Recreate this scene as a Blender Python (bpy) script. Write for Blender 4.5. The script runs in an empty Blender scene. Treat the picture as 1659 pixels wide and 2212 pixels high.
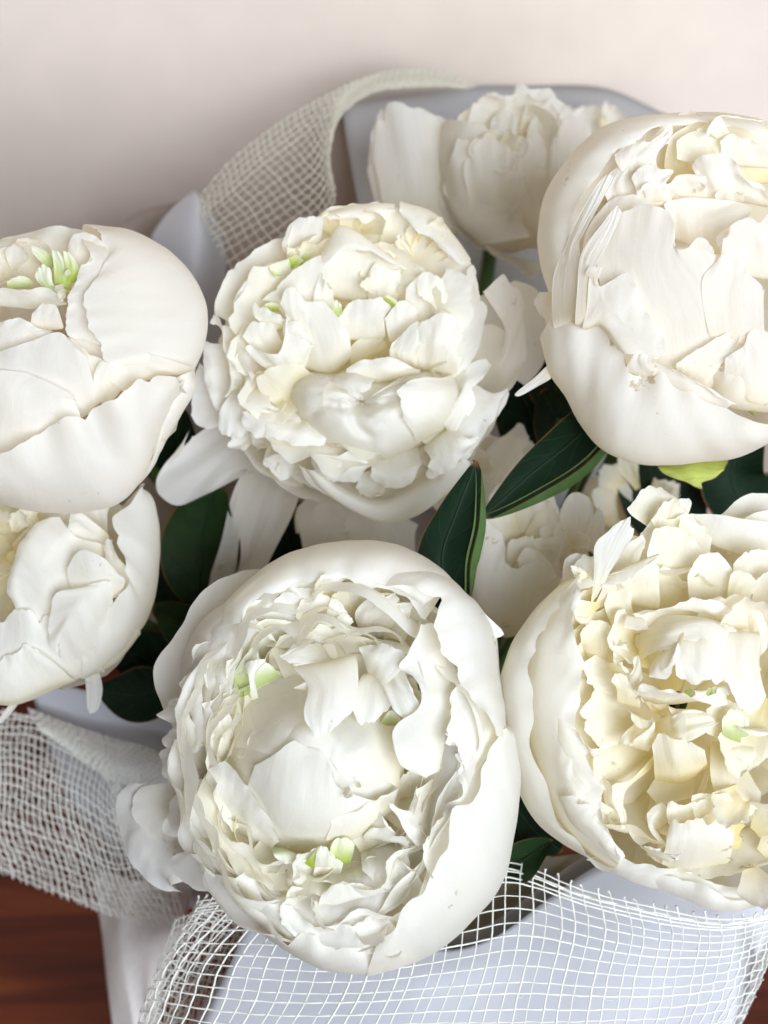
import bpy, math, random
import numpy as np

# ------------------------------------------------------------------ camera, world, light, exposure
scene = bpy.context.scene
COL = scene.collection
PW, PH = 1659.0, 2212.0            # the pixel frame used for tracing
LENS, SENS = 44.0, 36.0
FPX = LENS / SENS * PH
PITCH = math.radians(42)
CAM = np.array([0.0, -0.35, 0.60])
FWD = np.array([0.0, math.cos(PITCH), -math.sin(PITCH)])
UPV = np.array([0.0, math.sin(PITCH), math.cos(PITCH)])
RGT = np.array([1.0, 0.0, 0.0])

cd = bpy.data.cameras.new('camera')
cam = bpy.data.objects.new('camera', cd)
COL.objects.link(cam)
cam.location = CAM
cam.rotation_euler = (math.radians(90) - PITCH, 0, 0)
cd.sensor_fit = 'VERTICAL'
cd.sensor_height = SENS
cd.lens = LENS
cd.clip_start = 0.01
cd.clip_end = 50
cd.dof.use_dof = True
cd.dof.focus_distance = 0.405
cd.dof.aperture_fstop = 8.0
scene.camera = cam

world = bpy.data.worlds.new('World')
scene.world = world
world.use_nodes = True
bg = world.node_tree.nodes['Background']
bg.inputs[0].default_value = (1.0, 0.88, 0.75, 1)
bg.inputs[1].default_value = 0.055


def area(name, loc, target, size, size_y, power, col):
    l = bpy.data.lights.new(name, 'AREA')
    l.shape = 'RECTANGLE'
    l.size, l.size_y = size, size_y
    l.energy = power
    l.color = col
    o = bpy.data.objects.new(name, l)
    COL.objects.link(o)
    o.location = loc
    d = np.array(target, float) - np.array(loc, float)
    from mathutils import Vector
    o.rotation_euler = Vector(d).to_track_quat('-Z', 'Y').to_euler()
    return o


area('window_light', (0.7, -1.3, 0.95), (0.0, 0.02, 0.28), 1.4, 1.1, 45, (0.85, 0.925, 1.0))
area('ceiling_bounce', (-0.5, -0.2, 1.9), (0.0, 0.05, 0.3), 1.2, 1.2, 2.6, (1.0, 0.90, 0.80))

scene.view_settings.view_transform = 'Standard'
scene.view_settings.look = 'None'
scene.view_settings.exposure = 0.0
scene.view_settings.gamma = 1.0
scene.cycles.max_bounces = 11
scene.cycles.diffuse_bounces = 9
scene.cycles.transmission_bounces = 9
scene.cycles.transparent_max_bounces = 12
scene.cycles.use_denoising = True
scene.cycles.caustics_reflective = False
scene.cycles.caustics_refractive = False

# ------------------------------------------------------------------ helpers


def Wd(x, y, depth):
    """traced pixel + distance along the view axis -> world"""
    x = np.asarray(x, float); y = np.asarray(y, float); depth = np.asarray(depth, float)
    a = (x - PW / 2) / FPX * depth
    b = -(y - PH / 2) / FPX * depth
    return CAM + a[..., None] * RGT + b[..., None] * UPV + depth[..., None] * FWD


def hermite(P, t, knots):
    """P (k,...,d), t any shape broadcastable to columns; t in 0..1"""
    k = len(P)
    if k == 2:
        w = t[..., None]
        return P[0] * (1 - w) + P[1] * w
    m = np.empty_like(P)
    for i in range(k):
        if i == 0:
            m[i] = (P[1] - P[0]) / (knots[1] - knots[0])
        elif i == k - 1:
            m[i] = (P[-1] - P[-2]) / (knots[-1] - knots[-2])
        else:
            m[i] = (P[i + 1] - P[i - 1]) / (knots[i + 1] - knots[i - 1])
    idx = np.clip(np.searchsorted(knots, t, side='right') - 1, 0, k - 2)
    h = knots[idx + 1] - knots[idx]
    s = ((t - knots[idx]) / h)
    s2, s3 = s * s, s * s * s
    a, b, c, d = 2 * s3 - 3 * s2 + 1, s3 - 2 * s2 + s, -2 * s3 + 3 * s2, s3 - s2
    if P.ndim == 2:
        p0, p1, m0, m1 = P[idx], P[idx + 1], m[idx], m[idx + 1]
    else:                                 # P (k,nu,d), t (nv,nu)
        cols = np.broadcast_to(np.arange(P.shape[1]), idx.shape)
        p0, p1, m0, m1 = P[idx, cols], P[idx + 1, cols], m[idx, cols], m[idx + 1, cols]
    return (a[..., None] * p0 + (b * h)[..., None] * m0 + c[..., None] * p1 + (d * h)[..., None] * m1)


def chord(P):
    d = np.linalg.norm(np.diff(P, axis=0), axis=-1)
    if d.ndim > 1:
        d = d.mean(axis=1)
    d = np.maximum(d, 1e-6) ** 0.8
    k = np.concatenate([[0], np.cumsum(d)])
    return k / k[-1]


def resample(P, n):
    P = np.asarray(P, float)
    return hermite(P, np.linspace(0, 1, n), chord(P))


def snoise(rng, u, v, fu, fv, n=5):
    out = 0
    tot = 0
    for i in range(n):
        a = rng.uniform(0.5, 1.0)
        ku = rng.uniform(-1, 1) * fu
        kv = rng.uniform(-1, 1) * fv
        out = out + a * np.sin(2 * np.pi * (ku * u + kv * v) + rng.uniform(0, 6.28))
        tot += a * a
    return out / math.sqrt(tot) * 0.8


def edge_noise(rng, u, f):
    out = 0
    for i, fr in enumerate((f, f * 2.3, f * 5.1)):
        out = out + np.sin(2 * np.pi * (fr * rng.uniform(0.8, 1.2)) * u + rng.uniform(0, 6.28)) / (1, 2.2, 4.2)[i]
    return out


def loft(rows, nu, nv, rng=None, jag=0.0, jf=3.0, rc=0.0):
    R = np.stack([resample(r, nu) for r in rows])
    kn = chord(R)
    u = np.linspace(0, 1, nu)
    v = np.linspace(0, 1, nv)
    V = np.repeat(v[:, None], nu, 1)
    if jag and rng is not None:
        e = edge_noise(rng, u, jf)
        e = (e - e.min()) / (e.max() - e.min() + 1e-6)
        # a few sharper nicks
        for _ in range(rng.choice((0, 0, 1))):
            c = rng.uniform(0.1, 0.9)
            e = e + 1.3 * np.exp(-((u - c) / 0.022) ** 2)
        V = V * (1 - jag * e[None, :] * np.clip((V - 0.55) / 0.45, 0, 1) ** 2)
    if rc:
        V = V * (1 - rc * np.abs(2 * u - 1)[None, :] ** 5 * V)
    G = hermite(R, V, kn)
    return G, u, v


def grid_normals(G):
    du = np.gradient(G, axis=1)
    dv = np.gradient(G, axis=0)
    n = np.cross(du, dv)
    n /= (np.linalg.norm(n, axis=-1, keepdims=True) + 1e-9)
    return n


def mesh_grid(name, V3, mat, parent=None, origin=None, uv=True, smooth=True):
    nv, nu = V3.shape[:2]
    pts = V3.reshape(-1, 3)
    if origin is not None:
        pts = pts - origin
    idx = np.arange(nv * nu).reshape(nv, nu)
    q = np.stack([idx[:-1, :-1], idx[:-1, 1:], idx[1:, 1:], idx[1:, :-1]], -1).reshape(-1, 4)
    me = bpy.data.meshes.new(name)
    me.vertices.add(len(pts))
    me.vertices.foreach_set('co', pts.ravel())
    me.loops.add(q.size)
    me.loops.foreach_set('vertex_index', q.ravel())
    me.polygons.add(len(q))
    me.polygons.foreach_set('loop_start', np.arange(0, q.size, 4))
    me.polygons.foreach_set('loop_total', np.full(len(q), 4))
    if uv:
        U, V = np.meshgrid(np.linspace(0, 1, nu), np.linspace(0, 1, nv))
        UV = np.stack([U.ravel(), V.ravel()], -1)[q.ravel()]
        l = me.uv_layers.new(name='UVMap')
        l.data.foreach_set('uv', UV.ravel())
    me.update(calc_edges=True)
    me.validate()
    if smooth:
        me.polygons.foreach_set('use_smooth', np.ones(len(q), bool))
    me.materials.append(mat)
    o = bpy.data.objects.new(name, me)
    COL.objects.link(o)
    if parent is not None:
        o.parent = parent
    return o


def tubes(name, lines, rad, mat, parent=None, origin=None, sides=5):
    """a list of polylines (n,3) swept into one mesh; rad scalar or list"""
    VV, FF, off = [], [], 0
    for li, L in enumerate(lines):
        L = np.asarray(L, float)
        n = len(L)
        r = rad[li] if isinstance(rad, (list, tuple)) else rad
        r = np.broadcast_to(np.asarray(r, float), (n,))
        T = np.gradient(L, axis=0)
        T /= np.linalg.norm(T, axis=1, keepdims=True) + 1e-12
        ref = np.array([0.31, 0.22, 0.92])
        A = np.cross(T, ref); A /= np.linalg.norm(A, axis=1, keepdims=True) + 1e-12
        B = np.cross(T, A)
        ang = np.linspace(0, 2 * np.pi, sides, endpoint=False)
        ring = L[:, None, :] + r[:, None, None] * (np.cos(ang)[None, :, None] * A[:, None, :] + np.sin(ang)[None, :, None] * B[:, None, :])
        VV.append(ring.reshape(-1, 3))
        i = np.arange(n - 1)[:, None] * sides
        j = np.arange(sides)[None, :]
        a = off + i + j; b = off + i + (j + 1) % sides
        FF.append(np.stack([a, b, b + sides, a + sides], -1).reshape(-1, 4))
        off += n * sides
    pts = np.concatenate(VV); q = np.concatenate(FF)
    if origin is not None:
        pts = pts - origin
    me = bpy.data.meshes.new(name)
    me.vertices.add(len(pts)); me.vertices.foreach_set('co', pts.ravel())
    me.loops.add(q.size); me.loops.foreach_set('vertex_index', q.ravel())
    me.polygons.add(len(q))
    me.polygons.foreach_set('loop_start', np.arange(0, q.size, 4))
    me.polygons.foreach_set('loop_total', np.full(len(q), 4))
    me.update(calc_edges=True); me.validate()
    me.polygons.foreach_set('use_smooth', np.ones(len(q), bool))
    me.materials.append(mat)
    o = bpy.data.objects.new(name, me)
    COL.objects.link(o)
    if parent is not None:
        o.parent = parent
    return o


def empty(name, loc, label, cat, group=None):
    o = bpy.data.objects.new(name, None)
    o.empty_display_size = 0.02
    COL.objects.link(o)
    o.location = loc
    o['label'] = label
    o['category'] = cat
    if group:
        o['group'] = group
    return o


# ------------------------------------------------------------------ materials


class NT:
    def __init__(self, name):
        self.m = bpy.data.materials.new(name)
        self.m.use_nodes = True
        self.t = self.m.node_tree
        self.t.nodes.clear()
        self.out = self.n('ShaderNodeOutputMaterial')

    def n(self, typ, **kw):
        x = self.t.nodes.new(typ)
        for k, v in kw.items():
            setattr(x, k, v)
        return x

    def l(self, a, b):
        self.t.links.new(a, b)


def ramp(nt, stops, fac, interp='LINEAR'):
    r = nt.n('ShaderNodeValToRGB')
    r.color_ramp.interpolation = interp
    el = r.color_ramp.elements
    while len(el) < len(stops):
        el.new(0.5)
    for e, (p, c) in zip(el, stops):
        e.position = p
        e.color = (*c, 1)
    nt.l(fac, r.inputs[0])
    return r.outputs[0]


def petal_material(name, base, mid, tip, transl=0.46, blot=-0.03, vein=0.17):
    nt = NT(name)
    uv = nt.n('ShaderNodeUVMap')
    sep = nt.n('ShaderNodeSeparateXYZ'); nt.l(uv.outputs[0], sep.inputs[0])
    geo = nt.n('ShaderNodeNewGeometry')
    oi = nt.n('ShaderNodeObjectInfo')
    # tint along the petal (claw to tip), jittered by noise
    no = nt.n('ShaderNodeTexNoise'); no.inputs['Scale'].default_value = 45; no.inputs['Detail'].default_value = 3
    nt.l(geo.outputs['Position'], no.inputs['Vector'])
    add = nt.n('ShaderNodeMath', operation='MULTIPLY_ADD'); nt.l(no.outputs['Fac'], add.inputs[0]); add.inputs[1].default_value = 0.25
    nt.l(sep.outputs['Y'], add.inputs[2])
    sub = nt.n('ShaderNodeMath', operation='SUBTRACT'); nt.l(add.outputs[0], sub.inputs[0]); sub.inputs[1].default_value = 0.125
    col = ramp(nt, [(0.0, base), (0.42, mid), (0.85, tip)], sub.outputs[0])
    # per petal variation
    hsv = nt.n('ShaderNodeHueSaturation')
    mr = nt.n('ShaderNodeMapRange'); nt.l(oi.outputs['Random'], mr.inputs[0])
    mr.inputs['To Min'].default_value = 0.7; mr.inputs['To Max'].default_value = 1.35
    nt.l(mr.outputs[0], hsv.inputs['Saturation'])
    nt.l(col, hsv.inputs['Color'])
    cur = hsv.outputs[0]
    # bruises: sparse tan flecks
    n2 = nt.n('ShaderNodeTexNoise'); n2.inputs['Scale'].default_value = 260; n2.inputs['Detail'].default_value = 4
    n2.inputs['Roughness'].default_value = 0.65
    nt.l(geo.outputs['Position'], n2.inputs['Vector'])
    n3 = nt.n('ShaderNodeTexNoise'); n3.inputs['Scale'].default_value = 38
    nt.l(geo.outputs['Position'], n3.inputs['Vector'])
    mul = nt.n('ShaderNodeMath', operation='MULTIPLY'); nt.l(n2.outputs['Fac'], mul.inputs[0]); nt.l(n3.outputs['Fac'], mul.inputs[1])
    bl = ramp(nt, [(0.395 - blot, (0, 0, 0)), (0.44 - blot, (0.6, 0.6, 0.6))], mul.outputs[0])
    mx = nt.n('ShaderNodeMix', data_type='RGBA'); nt.l(bl, mx.inputs[0]); nt.l(cur, mx.inputs[6]); mx.inputs[7].default_value = (0.55, 0.38, 0.16, 1)
    cur = mx.outputs[2]
    # veins: fine lines running along the petal
    mp = nt.n('ShaderNodeMapping'); nt.l(uv.outputs[0], mp.inputs[0]); mp.inputs['Scale'].default_value = (17, 3.2, 1)
    vn = nt.n('ShaderNodeTexNoise'); vn.inputs['Scale'].default_value = 1.0; vn.inputs['Detail'].default_value = 4; vn.inputs['Distortion'].default_value = 0.8
    nt.l(mp.outputs[0], vn.inputs['Vector'])
    fn = nt.n('ShaderNodeTexNoise'); fn.inputs['Scale'].default_value = 900; nt.l(geo.outputs['Position'], fn.inputs['Vector'])
    av = nt.n('ShaderNodeMath', operation='MULTIPLY_ADD'); nt.l(fn.outputs['Fac'], av.inputs[0]); av.inputs[1].default_value = 0.25; nt.l(vn.outputs['Fac'], av.inputs[2])
    md = nt.n('ShaderNodeTexNoise'); md.inputs['Scale'].default_value = 95; md.inputs['Detail'].default_value = 4; nt.l(geo.outputs['Position'], md.inputs['Vector'])
    av2 = nt.n('ShaderNodeMath', operation='MULTIPLY_ADD'); nt.l(md.outputs['Fac'], av2.inputs[0]); av2.inputs[1].default_value = 1.6; nt.l(av.outputs[0], av2.inputs[2]); av = av2
    sv = ramp(nt, [(0.32, (0.988, 0.985, 0.975)), (0.55, (1, 1, 1))], vn.outputs['Fac'])
    ml = nt.n('ShaderNodeMix', data_type='RGBA', blend_type='MULTIPLY'); ml.inputs[0].default_value = 1.0; nt.l(cur, ml.inputs[6]); nt.l(sv, ml.inputs[7]); cur = ml.outputs[2]
    bp = nt.n('ShaderNodeBump'); bp.inputs['Strength'].default_value = vein; bp.inputs['Distance'].default_value = 0.0010
    nt.l(av.outputs[0], bp.inputs['Height'])
    pr = nt.n('ShaderNodeBsdfPrincipled')
    nt.l(cur, pr.inputs['Base Color'])
    pr.inputs['Roughness'].default_value = 0.52
    pr.inputs['Specular IOR Level'].default_value = 0.28
    pr.inputs['Sheen Weight'].default_value = 0.08
    nt.l(bp.outputs[0], pr.inputs['Normal'])
    tr = nt.n('ShaderNodeBsdfTranslucent'); wm = nt.n('ShaderNodeMix', data_type='RGBA', blend_type='MULTIPLY'); wm.inputs[0].default_value = 1.0; nt.l(cur, wm.inputs[6]); wm.inputs[7].default_value = (1.0, 0.96, 0.84, 1); nt.l(wm.outputs[2], tr.inputs['Color']); nt.l(bp.outputs[0], tr.inputs['Normal'])
    ms = nt.n('ShaderNodeMixShader'); ms.inputs[0].default_value = transl
    nt.l(pr.outputs[0], ms.inputs[1]); nt.l(tr.outputs[0], ms.inputs[2])
    nt.l(ms.outputs[0], nt.out.inputs[0])
    return nt.m


M_WHITE = petal_material('petal_white', (0.87, 0.82, 0.62), (0.94, 0.925, 0.875), (0.955, 0.952, 0.942))
M_CREAM = petal_material('petal_cream', (0.87, 0.78, 0.47), (0.94, 0.895, 0.74), (0.95, 0.935, 0.865))
M_PINKLIT = petal_material('petal_pinklit', (0.88, 0.82, 0.68), (0.94, 0.91, 0.87), (0.95, 0.935, 0.915)  , blot=-0.027)  # pinkish tint, mostly light off the wall put into the petal colour
M_GREENP = petal_material('petal_green', (0.40, 0.50, 0.12), (0.58, 0.66, 0.28), (0.86, 0.87, 0.70), 0.25)


def leaf_material(name, top, under):
    nt = NT(name)
    uv = nt.n('ShaderNodeUVMap')
    sep = nt.n('ShaderNodeSeparateXYZ'); nt.l(uv.outputs[0], sep.inputs[0])
    geo = nt.n('ShaderNodeNewGeometry')
    no = nt.n('ShaderNodeTexNoise'); no.inputs['Scale'].default_value = 70; no.inputs['Detail'].default_value = 4
    nt.l(geo.outputs['Position'], no.inputs['Vector'])
    c1 = ramp(nt, [(0.3, tuple(x * 0.7 for x in top)), (0.7, tuple(x * 1.35 for x in top))], no.outputs['Fac'])
    c2 = ramp(nt, [(0.3, tuple(x * 0.8 for x in under)), (0.7, tuple(x * 1.2 for x in under))], no.outputs['Fac'])
    mx = nt.n('ShaderNodeMix', data_type='RGBA')
    nt.l(geo.outputs['Backfacing'], mx.inputs[0]); nt.l(c1, mx.inputs[6]); nt.l(c2, mx.inputs[7])
    # reddish margin
    e1 = nt.n('ShaderNodeMath', operation='SUBTRACT'); nt.l(sep.outputs['X'], e1.inputs[0]); e1.inputs[1].default_value = 0.5
    e2 = nt.n('ShaderNodeMath', operation='ABSOLUTE'); nt.l(e1.outputs[0], e2.inputs[0])
    ed = ramp(nt, [(0.475, (0, 0, 0)), (0.492, (0.85, 0.85, 0.85))], e2.outputs[0])
    tip = ramp(nt, [(0.955, (0, 0, 0)), (0.99, (0.9, 0.9, 0.9))], sep.outputs['Y'])
    mxe = nt.n('ShaderNodeMath', operation='MAXIMUM'); nt.l(ed, mxe.inputs[0]); nt.l(tip, mxe.inputs[1])
    m2 = nt.n('ShaderNodeMix', data_type='RGBA'); nt.l(mxe.outputs[0], m2.inputs[0]); nt.l(mx.outputs[2], m2.inputs[6])
    m2.inputs[7].default_value = (0.16, 0.07, 0.03, 1)
    # side veins
    vx = nt.n('ShaderNodeMath', operation='MULTIPLY_ADD'); nt.l(e2.outputs[0], vx.inputs[0]); vx.inputs[1].default_value = -0.55; nt.l(sep.outputs['Y'], vx.inputs[2])
    vw = nt.n('ShaderNodeMath', operation='MULTIPLY_ADD'); nt.l(no.outputs['Fac'], vw.inputs[0]); vw.inputs[1].default_value = 0.10; nt.l(vx.outputs[0], vw.inputs[2])
    vf = nt.n('ShaderNodeMath', operation='MULTIPLY'); nt.l(vw.outputs[0], vf.inputs[0]); vf.inputs[1].default_value = 6.0
    fr = nt.n('ShaderNodeMath', operation='FRACT'); nt.l(vf.outputs[0], fr.inputs[0])
    vl = ramp(nt, [(0.0, (1, 1, 1)), (0.035, (0, 0, 0)), (0.965, (0, 0, 0)), (1.0, (1, 1, 1))], fr.outputs[0])
    m3 = nt.n('ShaderNodeMix', data_type='RGBA')
    vs = nt.n('ShaderNodeMath', operation='MULTIPLY'); nt.l(vl, vs.inputs[0]); vs.inputs[1].default_value = 0.4
    nt.l(vs.outputs[0], m3.inputs[0]); nt.l(m2.outputs[2], m3.inputs[6]); m3.inputs[7].default_value = (0.03, 0.065, 0.028, 1)
    bp = nt.n('ShaderNodeBump'); bp.inputs['Strength'].default_value = 0.4; bp.inputs['Distance'].default_value = 0.001
    sm = nt.n('ShaderNodeMath', operation='MULTIPLY_ADD'); nt.l(vl, sm.inputs[0]); sm.inputs[1].default_value = -0.6; nt.l(no.outputs['Fac'], sm.inputs[2])
    nt.l(sm.outputs[0], bp.inputs['Height'])
    pr = nt.n('ShaderNodeBsdfPrincipled')
    nt.l(m3.outputs[2], pr.inputs['Base Color']); nt.l(bp.outputs[0], pr.inputs['Normal'])
    pr.inputs['Roughness'].default_value = 0.5
    pr.inputs['Specular IOR Level'].default_value = 0.16
    nt.l(pr.outputs[0], nt.out.inputs[0])
    return nt.m


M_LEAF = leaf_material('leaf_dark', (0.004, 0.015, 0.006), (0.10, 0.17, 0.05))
M_LEAFG = leaf_material('leaf_mid', (0.014, 0.036, 0.010), (0.12, 0.20, 0.06))
M_SEPAL = leaf_material('leaf_sepal', (0.24, 0.36, 0.05), (0.36, 0.40, 0.09))


def simple(name, col, rough=0.6, noise=0.08, scale=40, bump=0.1, spec=0.3, transl=0.0, alpha=1.0):
    nt = NT(name)
    geo = nt.n('ShaderNodeNewGeometry')
    no = nt.n('ShaderNodeTexNoise'); no.inputs['Scale'].default_value = scale; no.inputs['Detail'].default_value = 5
    nt.l(geo.outputs['Position'], no.inputs['Vector'])
    c = ramp(nt, [(0.25, tuple(x * (1 - noise) for x in col)), (0.75, tuple(min(1, x * (1 + noise)) for x in col))], no.outputs['Fac'])
    bp = nt.n('ShaderNodeBump'); bp.inputs['Strength'].default_value = bump; bp.inputs['Distance'].default_value = 0.001
    nt.l(no.outputs['Fac'], bp.inputs['Height'])
    pr = nt.n('ShaderNodeBsdfPrincipled')
    nt.l(c, pr.inputs['Base Color']); nt.l(bp.outputs[0], pr.inputs['Normal'])
    pr.inputs['Roughness'].default_value = rough
    pr.inputs['Specular IOR Level'].default_value = spec
    pr.inputs['Alpha'].default_value = alpha
    last = pr.outputs[0]
    if transl:
        tr = nt.n('ShaderNodeBsdfTranslucent'); nt.l(c, tr.inputs['Color'])
        ms = nt.n('ShaderNodeMixShader'); ms.inputs[0].default_value = transl
        nt.l(last, ms.inputs[1]); nt.l(tr.outputs[0], ms.inputs[2]); last = ms.outputs[0]
    nt.l(last, nt.out.inputs[0])
    return nt.m


M_STEM = simple('stem_green', (0.06, 0.11, 0.03), 0.5, 0.3, 60)
M_RIB = simple('leaf_midrib', (0.012, 0.03, 0.010), 0.6, 0.2, 80)
M_PAPER = simple('paper_lilac', (0.61, 0.615, 0.67), 0.45, 0.02, 25, 0.05, 0.4, 0.12)
M_FILM = simple('paper_edge_grey', (0.50, 0.49, 0.50), 0.4, 0.03, 30, 0.05, 0.4, 0.1)
M_TISSUE = simple('tissue_shaded_blush', (0.46, 0.37, 0.33), 0.8, 0.06, 60, 0.15, 0.2, 0.15)  # blush tissue, darkened so its colour carries the shade of the gaps
M_FELT = simple('felt_white', (0.80, 0.75, 0.73), 0.95, 0.05, 300, 0.25, 0.1, 0.1)
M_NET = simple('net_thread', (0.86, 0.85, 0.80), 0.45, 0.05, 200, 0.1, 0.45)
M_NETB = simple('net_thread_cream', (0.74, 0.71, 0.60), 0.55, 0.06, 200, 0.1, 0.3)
M_WALL = simple('wall_paint', (0.86, 0.74, 0.655), 0.85, 0.03, 45, 0.3, 0.2)


def wood():
    nt = NT('table_wood')
    tc = nt.n('ShaderNodeNewGeometry')
    mp = nt.n('ShaderNodeMapping'); nt.l(tc.outputs['Position'], mp.inputs[0]); mp.inputs['Scale'].default_value = (3.0, 40, 10)
    no = nt.n('ShaderNodeTexNoise'); no.inputs['Scale'].default_value = 1.6; no.inputs['Detail'].default_value = 6; no.inputs['Distortion'].default_value = 0.6
    nt.l(mp.outputs[0], no.inputs['Vector'])
    c = ramp(nt, [(0.28, (0.035, 0.006, 0.003)), (0.5, (0.10, 0.018, 0.006)), (0.72, (0.19, 0.045, 0.012))], no.outputs['Fac'])
    pr = nt.n('ShaderNodeBsdfPrincipled'); nt.l(c, pr.inputs['Base Color'])
    pr.inputs['Roughness'].default_value = 0.42
    pr.inputs['Specular IOR Level'].default_value = 0.25
    bp = nt.n('ShaderNodeBump'); bp.inputs['Strength'].default_value = 0.15; bp.inputs['Distance'].default_value = 0.001
    nt.l(no.outputs['Fac'], bp.inputs['Height']); nt.l(bp.outputs[0], pr.inputs['Normal'])
    nt.l(pr.outputs[0], nt.out.inputs[0])
    return nt.m


M_WOOD = wood()

# ------------------------------------------------------------------ setting
WALL_Y = 0.245


def slab(name, lo, hi, mat):
    x0, y0, z0 = lo; x1, y1, z1 = hi
    v = [(x0, y0, z0), (x1, y0, z0), (x1, y1, z0), (x0, y1, z0), (x0, y0, z1), (x1, y0, z1), (x1, y1, z1), (x0, y1, z1)]
    f = [(0, 3, 2, 1), (4, 5, 6, 7), (0, 1, 5, 4), (1, 2, 6, 5), (2, 3, 7, 6), (3, 0, 4, 7)]
    me = bpy.data.meshes.new(name); me.from_pydata(v, [], f); me.materials.append(mat)
    o = bpy.data.objects.new(name, me); COL.objects.link(o)
    return o


w_ = slab('wall', (-1.2, WALL_Y, -0.5), (1.2, WALL_Y + 0.1, 1.3), M_WALL); w_['kind'] = 'structure'
t_ = slab('table_top', (-0.9, -0.55, -0.03), (0.9, WALL_Y - 0.004, 0.0), M_WOOD)
t_['kind'] = 'structure'

BIND = np.array([0.03, 0.06, 0.07])       # where the stems are gathered
FOOT = np.array([0.03, 0.05, 0.004])

# ------------------------------------------------------------------ flowers


class Flower:
    def __init__(self, label, D, tf, dome, mat, seed, group='white peonies in the bouquet', stem=True):
        """tf: (scale, ox, oy) tracing frame -> pixel frame; dome: (cx, cy, rx, ry, H) in the tracing frame"""
        self.s, self.ox, self.oy = tf
        self.D = D
        cx, cy, rx, ry, H = dome
        self.c = np.array([cx * self.s + self.ox, cy * self.s + self.oy])
        self.r = np.array([rx * self.s, ry * self.s])
        self.H = H * self.s
        self.mat = mat
        self.rng = random.Random(seed)
        base = self.to_world(np.array([[self.c[0], self.c[1], -self.r.min() * 0.9]]))[0]
        self.base = base
        self.e = empty('peony', base, label, 'flower', group)
        if stem:
            self.stem()

    def stem(self):
        b = self.base
        foot = FOOT + np.array([self.rng.uniform(-.02, .02), self.rng.uniform(-.012, .012), 0])
        mid = BIND + np.array([self.rng.uniform(-.012, .012), self.rng.uniform(-.012, .012), 0])
        L = resample(np.array([b - FWD * -0.004, b * 0.6 + mid * 0.4 + np.array([0, 0, -0.01]), mid, foot]), 16)
        tubes('stem', [L], 0.0034, M_STEM, self.e, b, 8)
        # calyx: a small green cup under the petals
        ax = (self.to_world(np.array([[self.c[0], self.c[1], 0]]))[0] - b)
        ax /= np.linalg.norm(ax)
        q = [b - ax * 0.003 + ax * h for h in (0, .004, .009, .012)]
        cs = min(1.0, self.r.min() * self.D / FPX / .058) * .8
        tubes('calyx', [np.array(q)], np.array([.004, .010, .015, .017]) * cs, M_STEM, self.e, b, 10)

    def to_world(self, G):
        """G (...,3) pixel frame x, y and z (pixels towards the camera) -> world"""
        d = self.D - G[..., 2] * self.D / FPX
        return Wd(G[..., 0], G[..., 1], d)

    def domez(self, xy):
        p = ((xy - self.c) / self.r)
        rho = (p ** 2).sum(-1)
        return np.where(rho < 1, self.H * np.sqrt(np.maximum(0, 1 - rho)), -0.35 * self.r.mean() * (np.sqrt(rho) - 1))

    def row(self, pts, o=0.0):
        out = []
        for p in pts:
            x, y = p[0] * self.s + self.ox, p[1] * self.s + self.oy
            if len(p) == 3:
                z = p[2] * self.s
            else:
                z = float(self.domez(np.array([x, y]))) + o * self.s
            out.append((x, y, z))
        return np.array(out)

    def p(self, rows, o=0.0, cr=1.0, ru=1.0, jag=0.05, jf=2.6, fold=1.0, bulge=0.0, mat=None, n=None, name='petal', px=False, rc=0.14, ext=True):
        R = rows if px else [self.row(r, o) for r in rows]
        if name == 'green_petal':
            ext = False
        if ext and not px:
            c0, c1 = R[0].mean(0), R[-1].mean(0)
            ln = np.linalg.norm(c1 - c0)
            q = c0 + (R[0] - c0) * 0.75
            q[:, :2] += (c0 - resample(R[1], 5).mean(0))[:2] * 0.10
            q[:, 2] -= 0.26 * ln
            R = [q] + list(R)
        size = max(np.linalg.norm(np.diff(R[-1], axis=0), axis=1).sum(), np.linalg.norm(R[0].mean(0) - R[-1].mean(0)))
        if n is None:
            n = int(np.clip(size / 7, 14, 40))
        G, u, v = loft(R, n + 4, n, self.rng, jag, jf, rc)
        U, V = np.meshgrid(u, v)
        N = grid_normals(G)
        rng = self.rng
        d = cr * 0.020 * size * snoise(rng, U, V, 2.2, 1.6, 5) * np.clip(V * 2, 0, 1)
        d += cr * 0.0045 * size * snoise(rng, U, V, 5, 3.5, 6) * np.clip(V * 1.5, 0, 1)
        d += fold * 0.008 * size * snoise(rng, U, V, 4.0, 0.5, 5) * V ** 0.8
        d += (0.4 + cr) * 0.0022 * size * snoise(rng, U + .06 * np.sin(7 * V), V, 11, 2.2, 7) * np.clip(V * 1.3 - .1, 0, 1)
        side = np.minimum(U, 1 - U)
        ew = np.clip((V - 0.72) / 0.28, 0, 1) ** 2 + 0.5 * np.clip((0.10 - side) / 0.10, 0, 1) ** 2 * np.clip(V * 1.6 - .4, 0, 1)
        d += ru * 0.024 * size * ew * snoise(rng, U, V, 5.5, 1.0, 5)
        d += ru * 0.005 * size * ew * snoise(rng, U, V, 11, 2.0, 4)
        ew2 = np.clip((V - 0.84) / 0.16, 0, 1) ** 1.6
        d += (0.25 + ru) * 0.010 * size * ew2 * snoise(rng, U, V, 9, 1.0, 6)
        if bulge:
            d += bulge * self.s * np.sin(np.pi * U) ** 0.8 * np.sin(np.pi * np.clip(V, 0, 1)) ** 0.7 * np.sign(N[..., 2])
        G = G + N * d[..., None]
        return mesh_grid(name, self.to_world(G), mat or self.mat, self.e, self.base)

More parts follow.
